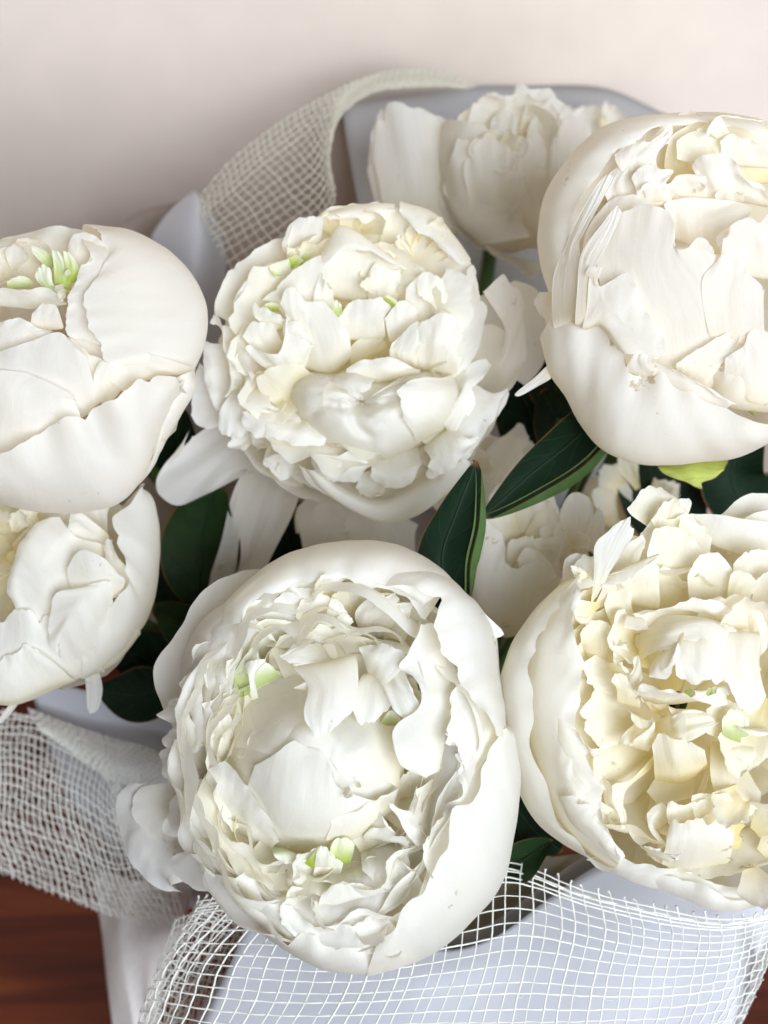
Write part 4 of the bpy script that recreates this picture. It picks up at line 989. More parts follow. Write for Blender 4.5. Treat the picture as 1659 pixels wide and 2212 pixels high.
# bottom guard petal with scalloped upper edge
f.shell([(-250, 1860), (0, 1905), (150, 1940), (300, 1948), (500, 1932), (700, 1900), (830, 1800), (905, 1700), (960, 1550), (1020, 1430), (1110, 1300), (1175, 1200)],
        [(-250, 1700, 380), (0, 1600, 430), (150, 1500, 450), (280, 1425, 455), (420, 1380, 440), (520, 1392, 410), (540, 1335, 400), (640, 1250, 400), (720, 1190, 390), (850, 1150, 360), (950, 1133, 320), (1030, 1145, 270), (1110, 1180, 200)], 400, z0=-20, cr=.8, fold=1.3, ru=.7, jag=.025, n=56)
f.shell([(800, 1830), (900, 1720), (990, 1560), (1080, 1400), (1172, 1230), (1170, 1110)], [(780, 1500), (880, 1350), (960, 1250), (1040, 1170), (1100, 1130), (1150, 1110)], 150, z0=-60, cr=.3)
# ---- lower left peony
f = Flower('white peony turned to its side with crinkled petals, below the broad peony', 0.455,
           (0.5401, 0, 1017.5), (220, 440, 420, 470, 240), M_WHITE, 55)
f.cup(7)
f.bowl(6, 0.7, -0.2, 0.25, c=(100, 380), mat=M_CREAM)
f.shell([(560, 60), (600, 90), (625, 170), (640, 300), (640, 400), (628, 500), (595, 590), (540, 665), (480, 735), (400, 795), (330, 830)],
        [(580, 46, 30), (510, 125, 90), (440, 188, 130), (450, 225, 150), (470, 255, 150), (455, 290, 160), (480, 340, 170), (490, 390, 180), (510, 440, 190), (420, 560, 200), (330, 700, 160)], 170, cr=.4, ru=.5, jag=.025, n=44)
f.p([[(430, 470, 100), (560, 500, 100)], [(420, 330, 140), (520, 400, 160)], [(400, 258, 130), (440, 250, 150), (470, 330, 170), (520, 430, 180)]], cr=.8, ru=1, jag=.06)
f.p([[(300, 520, 150), (470, 500, 160)], [(270, 420, 210), (400, 420, 235), (500, 440, 200)], [(272, 370, 215), (300, 325, 225), (350, 315, 235), (420, 350, 235), (470, 400, 215)]], cr=.4, ru=.4, jag=.02)
f.p([[(560, 640, 60), (460, 760, 40), (330, 830, 20)], [(460, 540, 180), (360, 680, 190), (280, 780, 120)], [(440, 440, 230), (300, 560, 250), (230, 700, 190)], [(320, 470, 235), (230, 480, 235), (200, 540, 225), (190, 640, 205), (208, 715, 180), (265, 800, 120)]], cr=.5, ru=.4, jag=.02, fold=.9)
f.p([[(300, 780, 60), (350, 500, 120), (420, 300, 100)], [(150, 700, 140), (200, 450, 200), (300, 260, 160)], [(60, 560, 180), (60, 420, 210), (120, 280, 200), (220, 170, 150)], [(45, 540, 170), (25, 480, 185), (45, 380, 195), (75, 290, 190), (130, 220, 170), (170, 150, 140)]], cr=1.0, ru=.7, jag=.02, fold=1.1, n=36)
f.p([[(420, 420, 60), (430, 250, 60)], [(280, 330, 140), (330, 170, 110)], [(140, 440, 190), (150, 380, 195), (200, 310, 190), (260, 250, 170), (280, 140, 110)]], cr=1.0, ru=.8, jag=.04)
f.p([[(430, 300, -40), (280, 300, -40)], [(430, 170, 10), (260, 180, 20)], [(450, 130, 10), (330, 135, 30), (220, 145, 40), (150, 170, 50)]], cr=.8, ru=.7, jag=.04)
f.frills(9, (170, 190), 10, 80, 60, 130, 90, 60, 40)
f.frills(12, (0, 330), 10, 110, 40, 120, 150, 110, 50, mat=M_CREAM)
f.p([[(-100, 260, -20), (120, 240, -20)], [(-100, 200, 20), (110, 170, 20)], [(-100, 150, 40), (50, 145, 40), (125, 150, 30)]], cr=.8, ru=.7, jag=.03, mat=M_CREAM)
f.shell([(420, 800), (330, 832), (180, 890), (70, 935), (0, 930), (-120, 900)], [(300, 640), (200, 560), (100, 540), (50, 555), (0, 575), (-100, 600)], 190, cr=.7, ru=.6, fold=1.0, jag=.03, n=40)
f.shell([(300, 840), (180, 885), (60, 935), (-60, 930)], [(160, 720), (100, 690), (40, 730), (-60, 760)], 190, z0=70, back=False, cr=.9, ru=.8, jag=.05)
f.p([[(340, 810, -60), (395, 800, -60)], [(345, 880, -70), (410, 870, -70)], [(350, 975, -90), (395, 960, -90)]], cr=.6, ru=.5, jag=.01, n=16)
f.p([[(40, 930, 60), (75, 930, 60)], [(10, 970, 80), (35, 980, 80)], [(-15, 1010, 100), (5, 1010, 100)]], cr=.3, ru=.2, jag=0, n=14)
# ---- cream peony, lower right
f = Flower('cream-centred peony with loose yellowish inner petals and a scalloped rim', 0.42,
           (0.4801, 1017.5, 973.3), (900, 1150, 760, 860, 380), M_CREAM, 66)
f.cup(7)
f.bowl(9, 0.74, -0.38, 0.20, c=(930, 1130))
W = M_WHITE
f.ring(4, .74, -.15, .24, a0=90, a1=270, lean=.05, span=90)
f.shell([(520, 520), (415, 590), (300, 700), (200, 850), (145, 1000), (138, 1100), (168, 1300), (218, 1540), (300, 1680), (400, 1775), (500, 1835), (640, 1900)],
        [(560, 600), (470, 640), (380, 760), (310, 880), (290, 1000), (285, 1120), (290, 1280), (330, 1430), (370, 1560), (430, 1720), (560, 1840), (660, 1890)], 260, mat=W, cr=.35, jag=.02, n=50)
f.shell([(500, 540), (400, 640), (300, 780), (250, 920), (240, 1080), (260, 1300), (320, 1500), (400, 1680), (520, 1800), (650, 1880)],
        [(480, 600), (475, 720), (495, 800), (488, 880), (515, 960), (490, 1090), (480, 1200), (500, 1290), (480, 1400), (540, 1520), (610, 1640), (680, 1830)], 330, z0=80, back=False, mat=W, cr=0.44, ru=0.64, jag=.05, n=50)
f.shell([(330, 1150), (340, 1330), (400, 1520), (480, 1680), (600, 1800)], [(500, 1280), (580, 1480), (610, 1600), (600, 1660), (670, 1820)], 340, z0=170, back=False, mat=W, cr=0.64, ru=0.88, jag=.08)
f.shell([(390, 1560), (450, 1680), (560, 1790), (660, 1860)], [(480, 1545), (540, 1590), (620, 1720), (680, 1825)], 350, z0=200, back=False, mat=W, cr=0.80, ru=0.88, jag=.08)
# bottom guard petals
f.shell([(520, 1840), (640, 1900), (780, 1960), (900, 1985), (1050, 2040), (1200, 2060)], [(600, 1800), (720, 1850), (830, 1850), (1000, 1900), (1200, 1960), (1350, 1980)], 130, mat=W, cr=.4, jag=.02)
f.shell([(722, 1885), (800, 1950), (950, 2010), (1080, 2060), (1200, 2068), (1330, 2040), (1480, 1960)], [(735, 1885, 70), (850, 1890, 130), (980, 1915, 160), (1080, 1960, 180), (1180, 2010, 150), (1300, 1980, 160), (1450, 1880, 160)], 160, z0=10, mat=W, cr=.5, fold=.8, jag=.02, n=40)
f.p([[(800, 1700, -60), (1050, 1720, -60), (1350, 1700, -60)], [(800, 1800, 40), (1050, 1850, 60), (1350, 1850, 40)], [(770, 1850, 90), (900, 1900, 130), (1050, 1930, 140), (1200, 1900, 140), (1400, 1860, 120)]], cr=0.64, ru=0.56, jag=.05)
# tall back petals
f.p([[(840, 720, 0), (960, 700, 0), (1060, 680, 0)], [(800, 520, 90), (920, 500, 70), (1060, 520, 90)], [(785, 420, 120), (830, 345, 130), (890, 335, 130), (980, 370, 130), (1050, 450, 120)]], cr=0.32, ru=0.40, jag=.02)
f.p([[(760, 640, 0), (900, 500, 0), (1060, 520, 0)], [(760, 400, 50), (900, 330, 40), (1080, 420, 40)], [(770, 320, 60), (840, 285, 70), (900, 300, 60), (980, 280, 60), (1090, 350, 50)]], cr=0.64, ru=0.64, jag=.08)
f.frills(3, (870, 430), 10, 120, 0, 30, 200, 200, 20, 190, 350)
f.p([[(560, 700, 120), (700, 680, 120), (848, 700, 130)], [(590, 620, 200), (700, 580, 220), (845, 580, 220)], [(582, 580, 210), (650, 545, 240), (740, 520, 260), (848, 466, 270)]], cr=0.40, ru=0.32, jag=.02)
f.p([[(582, 575, 205), (680, 535, 245), (846, 464, 270)], [(590, 610, 230), (690, 590, 265), (800, 510, 280)], [(600, 625, 220), (700, 575, 258), (780, 500, 275)]], mat=W, cr=0.48, ru=0.40, jag=.02, n=18)
f.p([[(540, 680, 180), (575, 640, 190)], [(555, 540, 250), (630, 540, 250)], [(556, 430, 270), (700, 430, 270)], [(610, 355, 290), (716, 296, 290), (722, 330, 290), (762, 330, 280)]], mat=W, cr=0.40, ru=0.40, jag=.02)
f.p([[(410, 600, 60), (470, 620, 60)], [(415, 520, 110), (520, 560, 110)], [(430, 470, 110), (470, 460, 120), (540, 480, 130), (570, 520, 130)]], mat=W, cr=0.56, ru=0.48, jag=.03)
f.p([[(470, 680, 100), (560, 640, 100)], [(460, 560, 150), (560, 560, 160)], [(455, 520, 150), (500, 468, 160), (560, 480, 165), (600, 500, 165)]], mat=W, cr=0.56, ru=0.48, jag=.03)
f.p([[(620, 620, 80), (740, 560, 80)], [(640, 500, 130), (770, 450, 120)], [(660, 460, 130), (720, 400, 130), (790, 380, 120), (780, 460, 130)]], cr=0.64, ru=0.56, jag=.05)
f.p([[(990, 720, 60), (1100, 720, 60), (1180, 700, 60)], [(975, 600, 130), (1080, 600, 110), (1180, 600, 120)], [(975, 540, 150), (1030, 470, 170), (1100, 455, 170), (1170, 490, 150)]], cr=0.32, ru=0.32, jag=.02)
f.p([[(1150, 700, 90), (1240, 740, 90)], [(1160, 600, 150), (1260, 650, 150)], [(1180, 520, 170), (1230, 540, 180), (1285, 580, 175), (1285, 650, 160)]], cr=0.56, ru=0.48, jag=.03)
f.p([[(1160, 640, 40), (1400, 640, 40)], [(1180, 530, 90), (1400, 520, 90)], [(1175, 490, 110), (1240, 450, 120), (1330, 440, 120), (1450, 470, 100)]], cr=0.72, ru=0.64, jag=.04)
f.p([[(1250, 760, 60), (1450, 760, 60)], [(1270, 640, 130), (1450, 620, 120)], [(1280, 560, 150), (1340, 540, 160), (1450, 550, 140)]], cr=0.72, ru=0.64, jag=.04)
f.p([[(1000, 330, -40), (1090, 420, -40), (1400, 520, -40)], [(990, 290, 10), (1150, 350, 20), (1400, 430, 10)], [(985, 278, 20), (1130, 290, 40), (1250, 310, 40), (1420, 320, 30)]], mat=W, cr=0.32, ru=0.24, jag=.01)
f.p([[(1130, 420, -160), (1400, 480, -160)], [(1120, 310, -130), (1400, 350, -130)], [(1130, 280, -110), (1200, 215, -100), (1280, 190, -100), (1450, 200, -100)]], cr=0.40, ru=0.32, jag=.01)
f.p([[(1150, 460, -80), (1400, 450, -80)], [(1200, 350, -40), (1400, 330, -40)], [(1170, 330, -30), (1290, 275, -20), (1420, 260, -20)]], cr=0.48, ru=0.40, jag=.02)
f.p([[(880, 330, -40), (940, 330, -40)], [(900, 280, 0), (980, 280, 0)], [(915, 250, 20), (930, 220, 30), (1000, 210, 40)]], mat=W, cr=0.48, ru=0.48, jag=.02, n=16)
f.p([[(930, 370, 40), (990, 380, 40)], [(940, 320, 70), (980, 340, 70)], [(945, 300, 80), (965, 320, 80)]], cr=0.48, ru=0.48, jag=.02, n=14)
# left inner cream petals
f.p([[(640, 960, 20), (560, 960, 20), (500, 900, 20)], [(640, 860, 100), (560, 860, 110), (500, 850, 110)], [(650, 790, 140), (600, 765, 150), (530, 760, 150), (505, 810, 140)]], cr=0.40, ru=0.40, jag=.03)
f.p([[(640, 800, 80), (760, 820, 60)], [(600, 700, 160), (720, 680, 160)], [(610, 640, 180), (640, 600, 200), (740, 600, 210)]], cr=0.80, ru=0.80, jag=.06)
f.p([[(640, 960, 130), (720, 920, 120)], [(640, 900, 180), (690, 860, 180)], [(630, 820, 190), (660, 880, 200), (720, 860, 200)]], cr=0.72, ru=0.64, jag=.04, mat=W)
f.frills(4, (600, 700), 10, 100, 130, 190, 150, 90, 30, 150, 330)
for i, (y0, y1, x0) in enumerate(((900, 1090, 500), (1060, 1350, 490), (1310, 1560, 540), (1480, 1740, 620))):
    f.p([[(830, (y0 + 1150) / 2 - 10, -110), (850, (y1 + 1150) / 2, -110)], [(700, y0 * .7 + 1150 * .3, -30), (720, y1 * .75 + 1150 * .25, -30)], [(590, y0 * .92 + 1150 * .08, 50), (610, y1 * .92 + 1150 * .08, 50)],
         [(x0 + 50, y0 + 10, 110), (x0, (y0 + y1) / 2 - 30, 125), (x0 + 10, (y0 + y1) / 2 + 30, 125), (x0 + 70, y1, 115)]], cr=0.48, ru=0.48, jag=.03, fold=1.0, n=28)
f.p([[(830, 1360, 0), (800, 1440, 0)], [(720, 1480, 90), (680, 1560, 100)], [(600, 1500, 140), (640, 1600, 150), (690, 1720, 150), (720, 1660, 140)]], cr=0.48, ru=0.48, jag=.05)
f.p([[(780, 1200, 60), (830, 1260, 60)], [(700, 1260, 130), (740, 1320, 140)], [(640, 1330, 150), (690, 1320, 170), (730, 1340, 170)]], cr=0.40, ru=0.40, jag=.02)
f.p([[(500, 1280, 240), (520, 1330, 240)], [(540, 1340, 270), (550, 1380, 270)], [(575, 1335, 280), (582, 1370, 280)]], mat=W, cr=0.56, ru=0.56, jag=.03, n=14)
# crumpled heart
hc = np.array([960, 930])
f.p([[(800, 980, 60), (720, 860, 60), (760, 760, 60)], [(740, 960, 170), (660, 850, 160), (700, 730, 160)], [(690, 950, 200), (620, 880, 190), (640, 760, 200), (690, 690, 210)]], cr=.8, ru=1.0, jag=.05)
f.p([[(1000, 800, 80), (1200, 820, 80), (1280, 950, 80)], [(1040, 700, 200), (1240, 720, 190), (1320, 900, 170)], [(1060, 660, 220), (1180, 640, 220), (1290, 700, 200), (1370, 850, 170)]], cr=.8, ru=1.0, jag=.05)
f.p([[(820, 1180, 60), (1000, 1200, 60)], [(780, 1130, 160), (1010, 1170, 190)], [(740, 1120, 180), (860, 1140, 220), (960, 1190, 220), (1080, 1200, 210)]], cr=.9, ru=1.0, jag=.05)
f.p([[(760, 940, 120), (780, 820, 120), (800, 760, 120)], [(850, 900, 260), (900, 800, 280), (960, 740, 220)], [(980, 900, 310), (1080, 800, 300), (1180, 790, 230)], [(1000, 1030, 280), (1100, 1020, 290), (1200, 900, 250)]], mat=W, cr=1.20, ru=0.72, jag=.04, n=36)
f.p([[(780, 800, 140), (1000, 720, 130), (1180, 800, 130)], [(730, 740, 210), (950, 700, 250), (1190, 740, 220)], [(710, 740, 220), (800, 715, 260), (960, 680, 285), (1040, 655, 290), (1130, 670, 280), (1188, 700, 260)]], mat=W, cr=1.04, ru=0.88, jag=.06, n=32)
f.p([[(700, 745, 200), (780, 760, 210)], [(690, 790, 230), (800, 800, 240)], [(690, 800, 230), (760, 810, 245), (830, 800, 250)]], mat=W, cr=0.80, ru=0.80, jag=.08, n=16)
f.p([[(810, 960, 250), (960, 820, 300)], [(800, 1010, 290), (930, 960, 330)], [(810, 1030, 290), (900, 1020, 320), (915, 900, 335), (950, 820, 320)]], mat=W, cr=0.88, ru=0.64, jag=.05)
f.p([[(930, 860, 300), (1090, 820, 300)], [(920, 980, 330), (1110, 950, 330)], [(930, 1040, 320), (1010, 1060, 325), (1100, 1020, 320), (1115, 930, 315)]], mat=W, cr=1.04, ru=0.80, jag=.06)
f.p([[(1100, 820, 260), (1300, 830, 240)], [(1090, 960, 300), (1300, 1000, 270)], [(1080, 1100, 280), (1140, 1040, 300), (1200, 1150, 290), (1280, 1200, 280), (1350, 1180, 250)]], mat=W, cr=0.80, ru=0.72, jag=.05)
f.p([[(760, 1120, 100), (900, 1140, 130), (1160, 1100, 130)], [(740, 1080, 210), (930, 1090, 260), (1170, 1060, 230)], [(720, 1100, 210), (760, 1040, 250), (850, 1060, 280), (960, 1100, 290), (1050, 1140, 280), (1160, 1150, 260), (1180, 1050, 250)]], mat=W, cr=0.88, ru=0.72, jag=.06)
f.p([[(620, 960, 110), (700, 1130, 110)], [(680, 950, 200), (740, 1060, 200)], [(610, 980, 190), (640, 930, 210), (720, 1000, 230), (755, 920, 230), (800, 1010, 230)]], cr=0.96, ru=0.80, jag=.05)
f.p([[(660, 1130, 90), (760, 1160, 90)], [(650, 1060, 170), (760, 1100, 170)], [(615, 1040, 170), (640, 1000, 190), (720, 1020, 200), (740, 1090, 200)]], cr=0.80, ru=0.80, jag=.05)
for (x, y, z, an) in ((960, 1085, 300, 10), (1060, 1100, 300, -40)):
    f.frill(x, y, z, an, 70, 45, 30, M_GREENP, name='green_petal')
f.p([[(1140, 1330, 120), (1210, 1340, 120)], [(1130, 1250, 210), (1220, 1260, 210)], [(1130, 1190, 225), (1180, 1160, 230), (1250, 1190, 225)]], mat=M_GREENP, name='green_petal', cr=0.72, ru=0.64, jag=.04)
f.p([[(1190, 1330, 110), (1250, 1300, 110)], [(1190, 1260, 190), (1250, 1240, 190)], [(1200, 1220, 200), (1252, 1190, 200)]], mat=M_GREENP, name='green_petal', cr=0.72, ru=0.64, jag=.04)
# second ball below the heart
for rows, m in (([[(830, 1220, 60), (820, 1330, 60)], [(880, 1200, 180), (900, 1330, 200)], [(960, 1170, 240), (1000, 1300, 260)], [(1060, 1160, 230), (1110, 1220, 230), (1150, 1210, 220)]], None),
                ([[(830, 1480, 40), (960, 1490, 40), (1060, 1420, 40)], [(820, 1370, 190), (940, 1400, 220), (1055, 1370, 190)], [(810, 1290, 210), (840, 1265, 240), (920, 1290, 260), (1000, 1310, 260), (1050, 1330, 230)]], None),
                ([[(880, 1180, 120), (870, 1280, 120)], [(900, 1190, 210), (930, 1290, 240)], [(890, 1200, 220), (960, 1180, 250), (970, 1280, 260), (1000, 1330, 250)]], None),
                ([[(700, 1170, 90), (800, 1240, 90)], [(720, 1180, 160), (800, 1220, 170)], [(715, 1220, 170), (760, 1250, 190), (810, 1240, 200), (830, 1180, 190)]], None),
                ([[(720, 1330, 120), (800, 1350, 120)], [(730, 1310, 180), (820, 1290, 190)], [(740, 1290, 190), (800, 1250, 210), (835, 1190, 210)]], None)):
    f.p(rows, cr=0.56, ru=0.48, jag=.03)
# petals between the balls
f.p([[(860, 1420, -30), (1010, 1420, -30)], [(800, 1520, 50), (1000, 1560, 40)], [(780, 1540, 80), (850, 1600, 80), (990, 1560, 70)]], cr=0.48, ru=0.48, jag=.04)
f.p([[(1080, 1320, 20), (1190, 1340, 20)], [(1080, 1480, 120), (1280, 1500, 120)], [(1130, 1600, 150), (1200, 1650, 150), (1280, 1630, 150), (1320, 1560, 140)]], cr=0.40, ru=0.32, jag=.02, n=28)
f.p([[(1060, 1330, 0), (1075, 1340, 0)], [(1050, 1450, 20), (1075, 1450, 20)], [(1010, 1550, 40), (1045, 1560, 40)]], cr=0.48, ru=0.40, jag=.02, n=14)
f.p([[(1150, 1290, 100), (1270, 1300, 100)], [(1150, 1340, 170), (1280, 1350, 170)], [(1200, 1380, 180), (1250, 1415, 185), (1285, 1380, 180)]], cr=0.48, ru=0.40, jag=.02)
f.p([[(1200, 1250, 150), (1330, 1250, 150)], [(1190, 1240, 230), (1340, 1270, 230)], [(1195, 1245, 240), (1260, 1280, 245), (1340, 1290, 230)]], mat=W, cr=0.56, ru=0.56, jag=.03)
f.frills(6, (1340, 1420), 20, 150, 20, 110, 280, 200, 30)
# bottom crumple
f.p([[(900, 1640, 60), (850, 1720, 60), (830, 1820, 60)], [(870, 1590, 170), (820, 1680, 170), (880, 1780, 160)], [(830, 1570, 170), (790, 1640, 170), (810, 1720, 180), (920, 1820, 170)]], cr=0.56, ru=0.48, jag=.03)
f.p([[(890, 1680, 150), (1050, 1640, 140)], [(880, 1620, 230), (1060, 1590, 230)], [(890, 1560, 250), (960, 1590, 260), (1060, 1560, 250)]], mat=W, cr=1.22, ru=1.06, jag=.10, rc=.03)
f.p([[(860, 1860, 110), (1000, 1880, 100), (1160, 1850, 100)], [(880, 1760, 240), (1000, 1760, 270), (1180, 1760, 220)], [(880, 1670, 240), (960, 1640, 280), (1060, 1650, 290), (1120, 1640, 280), (1190, 1690, 250)]], mat=W, cr=1.90, ru=1.52, jag=.10, rc=.03)
f.p([[(760, 1780, 100), (860, 1850, 100)], [(800, 1790, 180), (920, 1840, 180)], [(755, 1770, 160), (850, 1790, 200), (930, 1840, 200), (980, 1780, 220)]], mat=W, cr=1.50, ru=1.52, jag=.10, rc=.03)
f.frills(5, (1260, 1760), 10, 110, 20, 110, 280, 240, 25)
f.frills(5, (1340, 1000), 20, 150, 60, 150, 320, 280, 30)
# ---- back peony
f = Flower('half-hidden white peony standing behind, with upright petals, in front of the shade-greyed paper sheet', 0.53,
           (0.64, 265.4, 88.5), (1270, 470, 230, 260, 150), M_WHITE, 77)
f.cup(6)
f.bowl(6, .8, -.2, .25)
f.shell([(1200, 690), (1110, 590), (1080, 480), (1068, 400), (1072, 310), (1100, 262)], [(1380, 660), (1360, 600), (1330, 500), (1290, 400), (1260, 320), (1225, 285)], 150, cr=.4, jag=.02)
f.shell([(1420, 680), (1300, 720), (1180, 660), (1110, 560), (1090, 440)], [(1360, 480), (1340, 380), (1260, 330), (1200, 320), (1130, 330)], 170, cr=.4, jag=.03)
f.p([[(1280, 690, 60), (1440, 690, 40)], [(1290, 600, 120), (1420, 560, 130)], [(1285, 640, 150), (1310, 560, 170), (1380, 490, 170), (1430, 480, 150)]], cr=.6, ru=.5, jag=.03)
f.p([[(1100, 600, -60), (1000, 600, -60), (890, 600, -60)], [(1090, 420, -20), (980, 420, 10), (860, 460, -30)], [(1095, 270, -40), (1040, 235, -20), (960, 208, 0), (900, 206, -20), (862, 260, -50), (835, 360, -60)]], cr=.4, ru=.4, jag=.03)
f.p([[(1000, 600, -90), (870, 600, -90)], [(920, 440, -70), (830, 460, -90)], [(900, 210, -60), (872, 215, -70), (842, 300, -80), (825, 420, -90)]], cr=.4, ru=.4, jag=.02)
f.p([[(1320, 560, 100), (1400, 560, 100)], [(1330, 450, 160), (1430, 440, 150)], [(1350, 310, 160), (1400, 300, 165), (1430, 370, 160), (1420, 460, 150)]], cr=.6, ru=.5, jag=.02)
f.p([[(1400, 560, 40), (1520, 560, 40)], [(1420, 420, 90), (1560, 420, 70)], [(1440, 300, 90), (1500, 255, 80), (1560, 260, 70), (1600, 300, 50)]], cr=.6, ru=.5, jag=.02)
f.p([[(1380, 600, 60), (1440, 620, 60)], [(1430, 480, 130), (1470, 500, 110)], [(1450, 300, 120), (1470, 290, 110)]], cr=.8, ru=.6, jag=.03)
f.p([[(1180, 640, -60), (1020, 620, -60)], [(1150, 430, -30), (1010, 430, -30)], [(1130, 290, -30), (1080, 250, -20), (1020, 260, -30), (985, 320, -40)]], cr=.5, ru=.5, jag=.02)
f.p([[(1330, 700, 40), (1180, 660, 40)], [(1330, 520, 160), (1160, 500, 150)], [(1340, 400, 180), (1280, 330, 190), (1200, 330, 185), (1140, 400, 165)]], cr=.6, ru=.6, jag=.03)
f.p([[(1560, 600, -40), (1450, 640, -20)], [(1590, 440, 0), (1460, 450, 40)], [(1600, 310, 0), (1550, 270, 20), (1490, 290, 40), (1450, 340, 60)]], cr=.6, ru=.6, jag=.03)
f.frills(6, (1320, 350), 10, 80, 20, 80, 170, 170, 25, 190, 370)
f.p([[(1180, 380, 0), (1300, 380, 0)], [(1180, 280, 60), (1300, 270, 70)], [(1180, 240, 60), (1220, 180, 70), (1280, 175, 70), (1330, 230, 70)]], cr=.9, ru=.9, jag=.03)
f.p([[(1280, 380, -20), (1430, 360, -20)], [(1290, 250, 30), (1440, 240, 30)], [(1310, 190, 30), (1340, 130, 40), (1390, 160, 40), (1450, 150, 30), (1480, 200, 20)]], cr=.9, ru=.9, jag=.04)
f.p([[(1350, 400, 30), (1480, 400, 20)], [(1370, 290, 80), (1500, 290, 60)], [(1390, 240, 80), (1440, 190, 70), (1500, 210, 60), (1510, 290, 50)]], cr=.9, ru=.9, jag=.03)
f.p([[(1230, 380, 60), (1330, 380, 60)], [(1240, 290, 110), (1330, 290, 110)], [(1240, 260, 110), (1290, 225, 120), (1340, 250, 115)]], cr=.9, ru=.9, jag=.03)
f.frills(6, (1260, 360), 10, 60, 120, 150, 90, 80, 50)
f.p([[(1300, 740, -60), (1500, 760, -60)], [(1250, 700, 0), (1400, 780, -10)], [(1190, 640, 40), (1240, 720, 20), (1320, 760, 0), (1390, 830, -20)]], cr=.5, ru=.4, jag=.02)
# ---- far peony, only its petal tips show
f = Flower('pale grey-white peony mostly hidden at the far back beside the wall', 0.585, (0.64, 265.4, 88.5), (1580, 330, 150, 120, 80), M_WHITE, 78)
f.cup(6)
f.frills(7, (1570, 345), 10, 70, -20, 20, 120, 140, 20)
# ---- half-hidden cup behind the leaves
f = Flower('small white cupped peony half hidden behind two dark green leaves', 0.46, (0.32, 840.6, 840.6), (860, 1200, 330, 480, 220), M_WHITE, 88)
f.cup(6)
f.bowl(6, .85, -.1, .25, c=(900, 1000))
f.shell([(1180, 1300), (1060, 1480), (930, 1620), (800, 1682), (690, 1640), (590, 1480), (540, 1300), (560, 1000)], [(1150, 1260), (1090, 1180), (980, 1150), (880, 1190), (800, 1150), (790, 1050), (750, 960), (640, 850)], 170, cr=.4, ru=.5, jag=.03, n=40)
f.p([[(880, 1260, 60), (1100, 1280, 60)], [(870, 1160, 140), (1100, 1180, 140)], [(845, 1190, 160), (900, 1080, 175), (1000, 1085, 175), (1100, 1180, 150)]], cr=.7, ru=.7, jag=.04)
f.p([[(800, 1150, 20), (1000, 1150, 20)], [(800, 1060, 80), (1000, 1050, 80)], [(810, 1000, 90), (880, 1000, 95), (960, 980, 95), (1000, 1040, 85)]], cr=1, ru=1, jag=.06)
f.p([[(1000, 1150, 0), (1250, 1160, 0)], [(1010, 1060, 60), (1200, 1080, 60)], [(1000, 1060, 70), (1060, 1000, 80), (1140, 990, 75), (1210, 1060, 60)]], cr=1, ru=1, jag=.04)
f.p([[(1130, 1100, -60), (1330, 1050, -60)], [(1150, 860, 10), (1370, 860, 10)], [(1160, 780, 20), (1220, 700, 30), (1310, 695, 30), (1390, 770, 20)]], cr=.8, ru=.7, jag=.03)
f.p([[(1300, 1100, -40), (1430, 1060, -40)], [(1340, 930, 10), (1450, 940, 10)], [(1370, 860, 20), (1420, 790, 25), (1475, 910, 10)]], cr=.9, ru=.9, jag=.04)
f.p([[(760, 1050, -90), (1000, 1040, -90), (1180, 1000, -90)], [(760, 880, -60), (950, 850, -60), (1150, 830, -60)], [(760, 780, -60), (900, 740, -50), (1100, 720, -50), (1150, 800, -60)]], cr=.6, ru=.5, jag=.03, mat=M_CREAM)
f.p([[(1180, 1360, 20), (1300, 1260, 20)], [(1170, 1200, 60), (1320, 1180, 50)], [(1180, 1110, 70), (1230, 1100, 80), (1300, 1130, 70), (1390, 1120, 50)]], cr=.6, ru=.6, jag=.03)
f.frills(8, (1180, 1080), 20, 120, -20, 60, 150, 120, 35)
# ---- pale petals of a peony under the middle one
f = Flower('white peony in the shade, only a few petals showing under the ruffled peony', 0.505, (0.32, 840.6, 840.6), (640, 700, 330, 430, 160), M_WHITE, 99)
f.cup(6)
f.p([[(640, 1000, 0), (760, 900, 0)], [(600, 650, 60), (800, 600, 70)], [(700, 350, 60), (800, 300, 80), (900, 320, 85), (1000, 350, 70), (1040, 400, 60)]], cr=.5, ru=.5, jag=.03)
f.p([[(620, 800, 20), (900, 600, 30)], [(640, 500, 70), (900, 420, 90)], [(640, 370, 60), (760, 320, 80), (880, 222, 80), (930, 260, 80), (990, 350, 70)]], cr=.6, ru=.6, jag=.04)
f.frills(8, (600, 700), 20, 200, 0, 80, 300, 220, 30)
f = Flower('pale crumpled peony in deep shade between the ruffled peony and the large open one', 0.50, (0.2667, 309.7, 884.8), (1650, 900, 420, 420, 150), M_WHITE, 101)
f.cup(6)
f.shell([(1240, 1000), (1228, 860), (1260, 770), (1400, 700)], [(1700, 1000), (1650, 900), (1600, 800), (1560, 740)], 120, cr=.8, ru=.6)
f.p([[(1330, 1300, 0), (1800, 1300, 20)], [(1270, 1000, 90), (1800, 1000, 110)], [(1240, 850, 80), (1400, 760, 110), (1600, 740, 120), (1900, 760, 110)]], cr=1, ru=.7, jag=.03)
f.p([[(1700, 1250, 40), (2200, 1250, 30)], [(1650, 1000, 120), (2200, 1000, 100)], [(1600, 860, 120), (1800, 800, 130), (2000, 820, 130), (2250, 900, 90)]], cr=1, ru=.7, jag=.03)
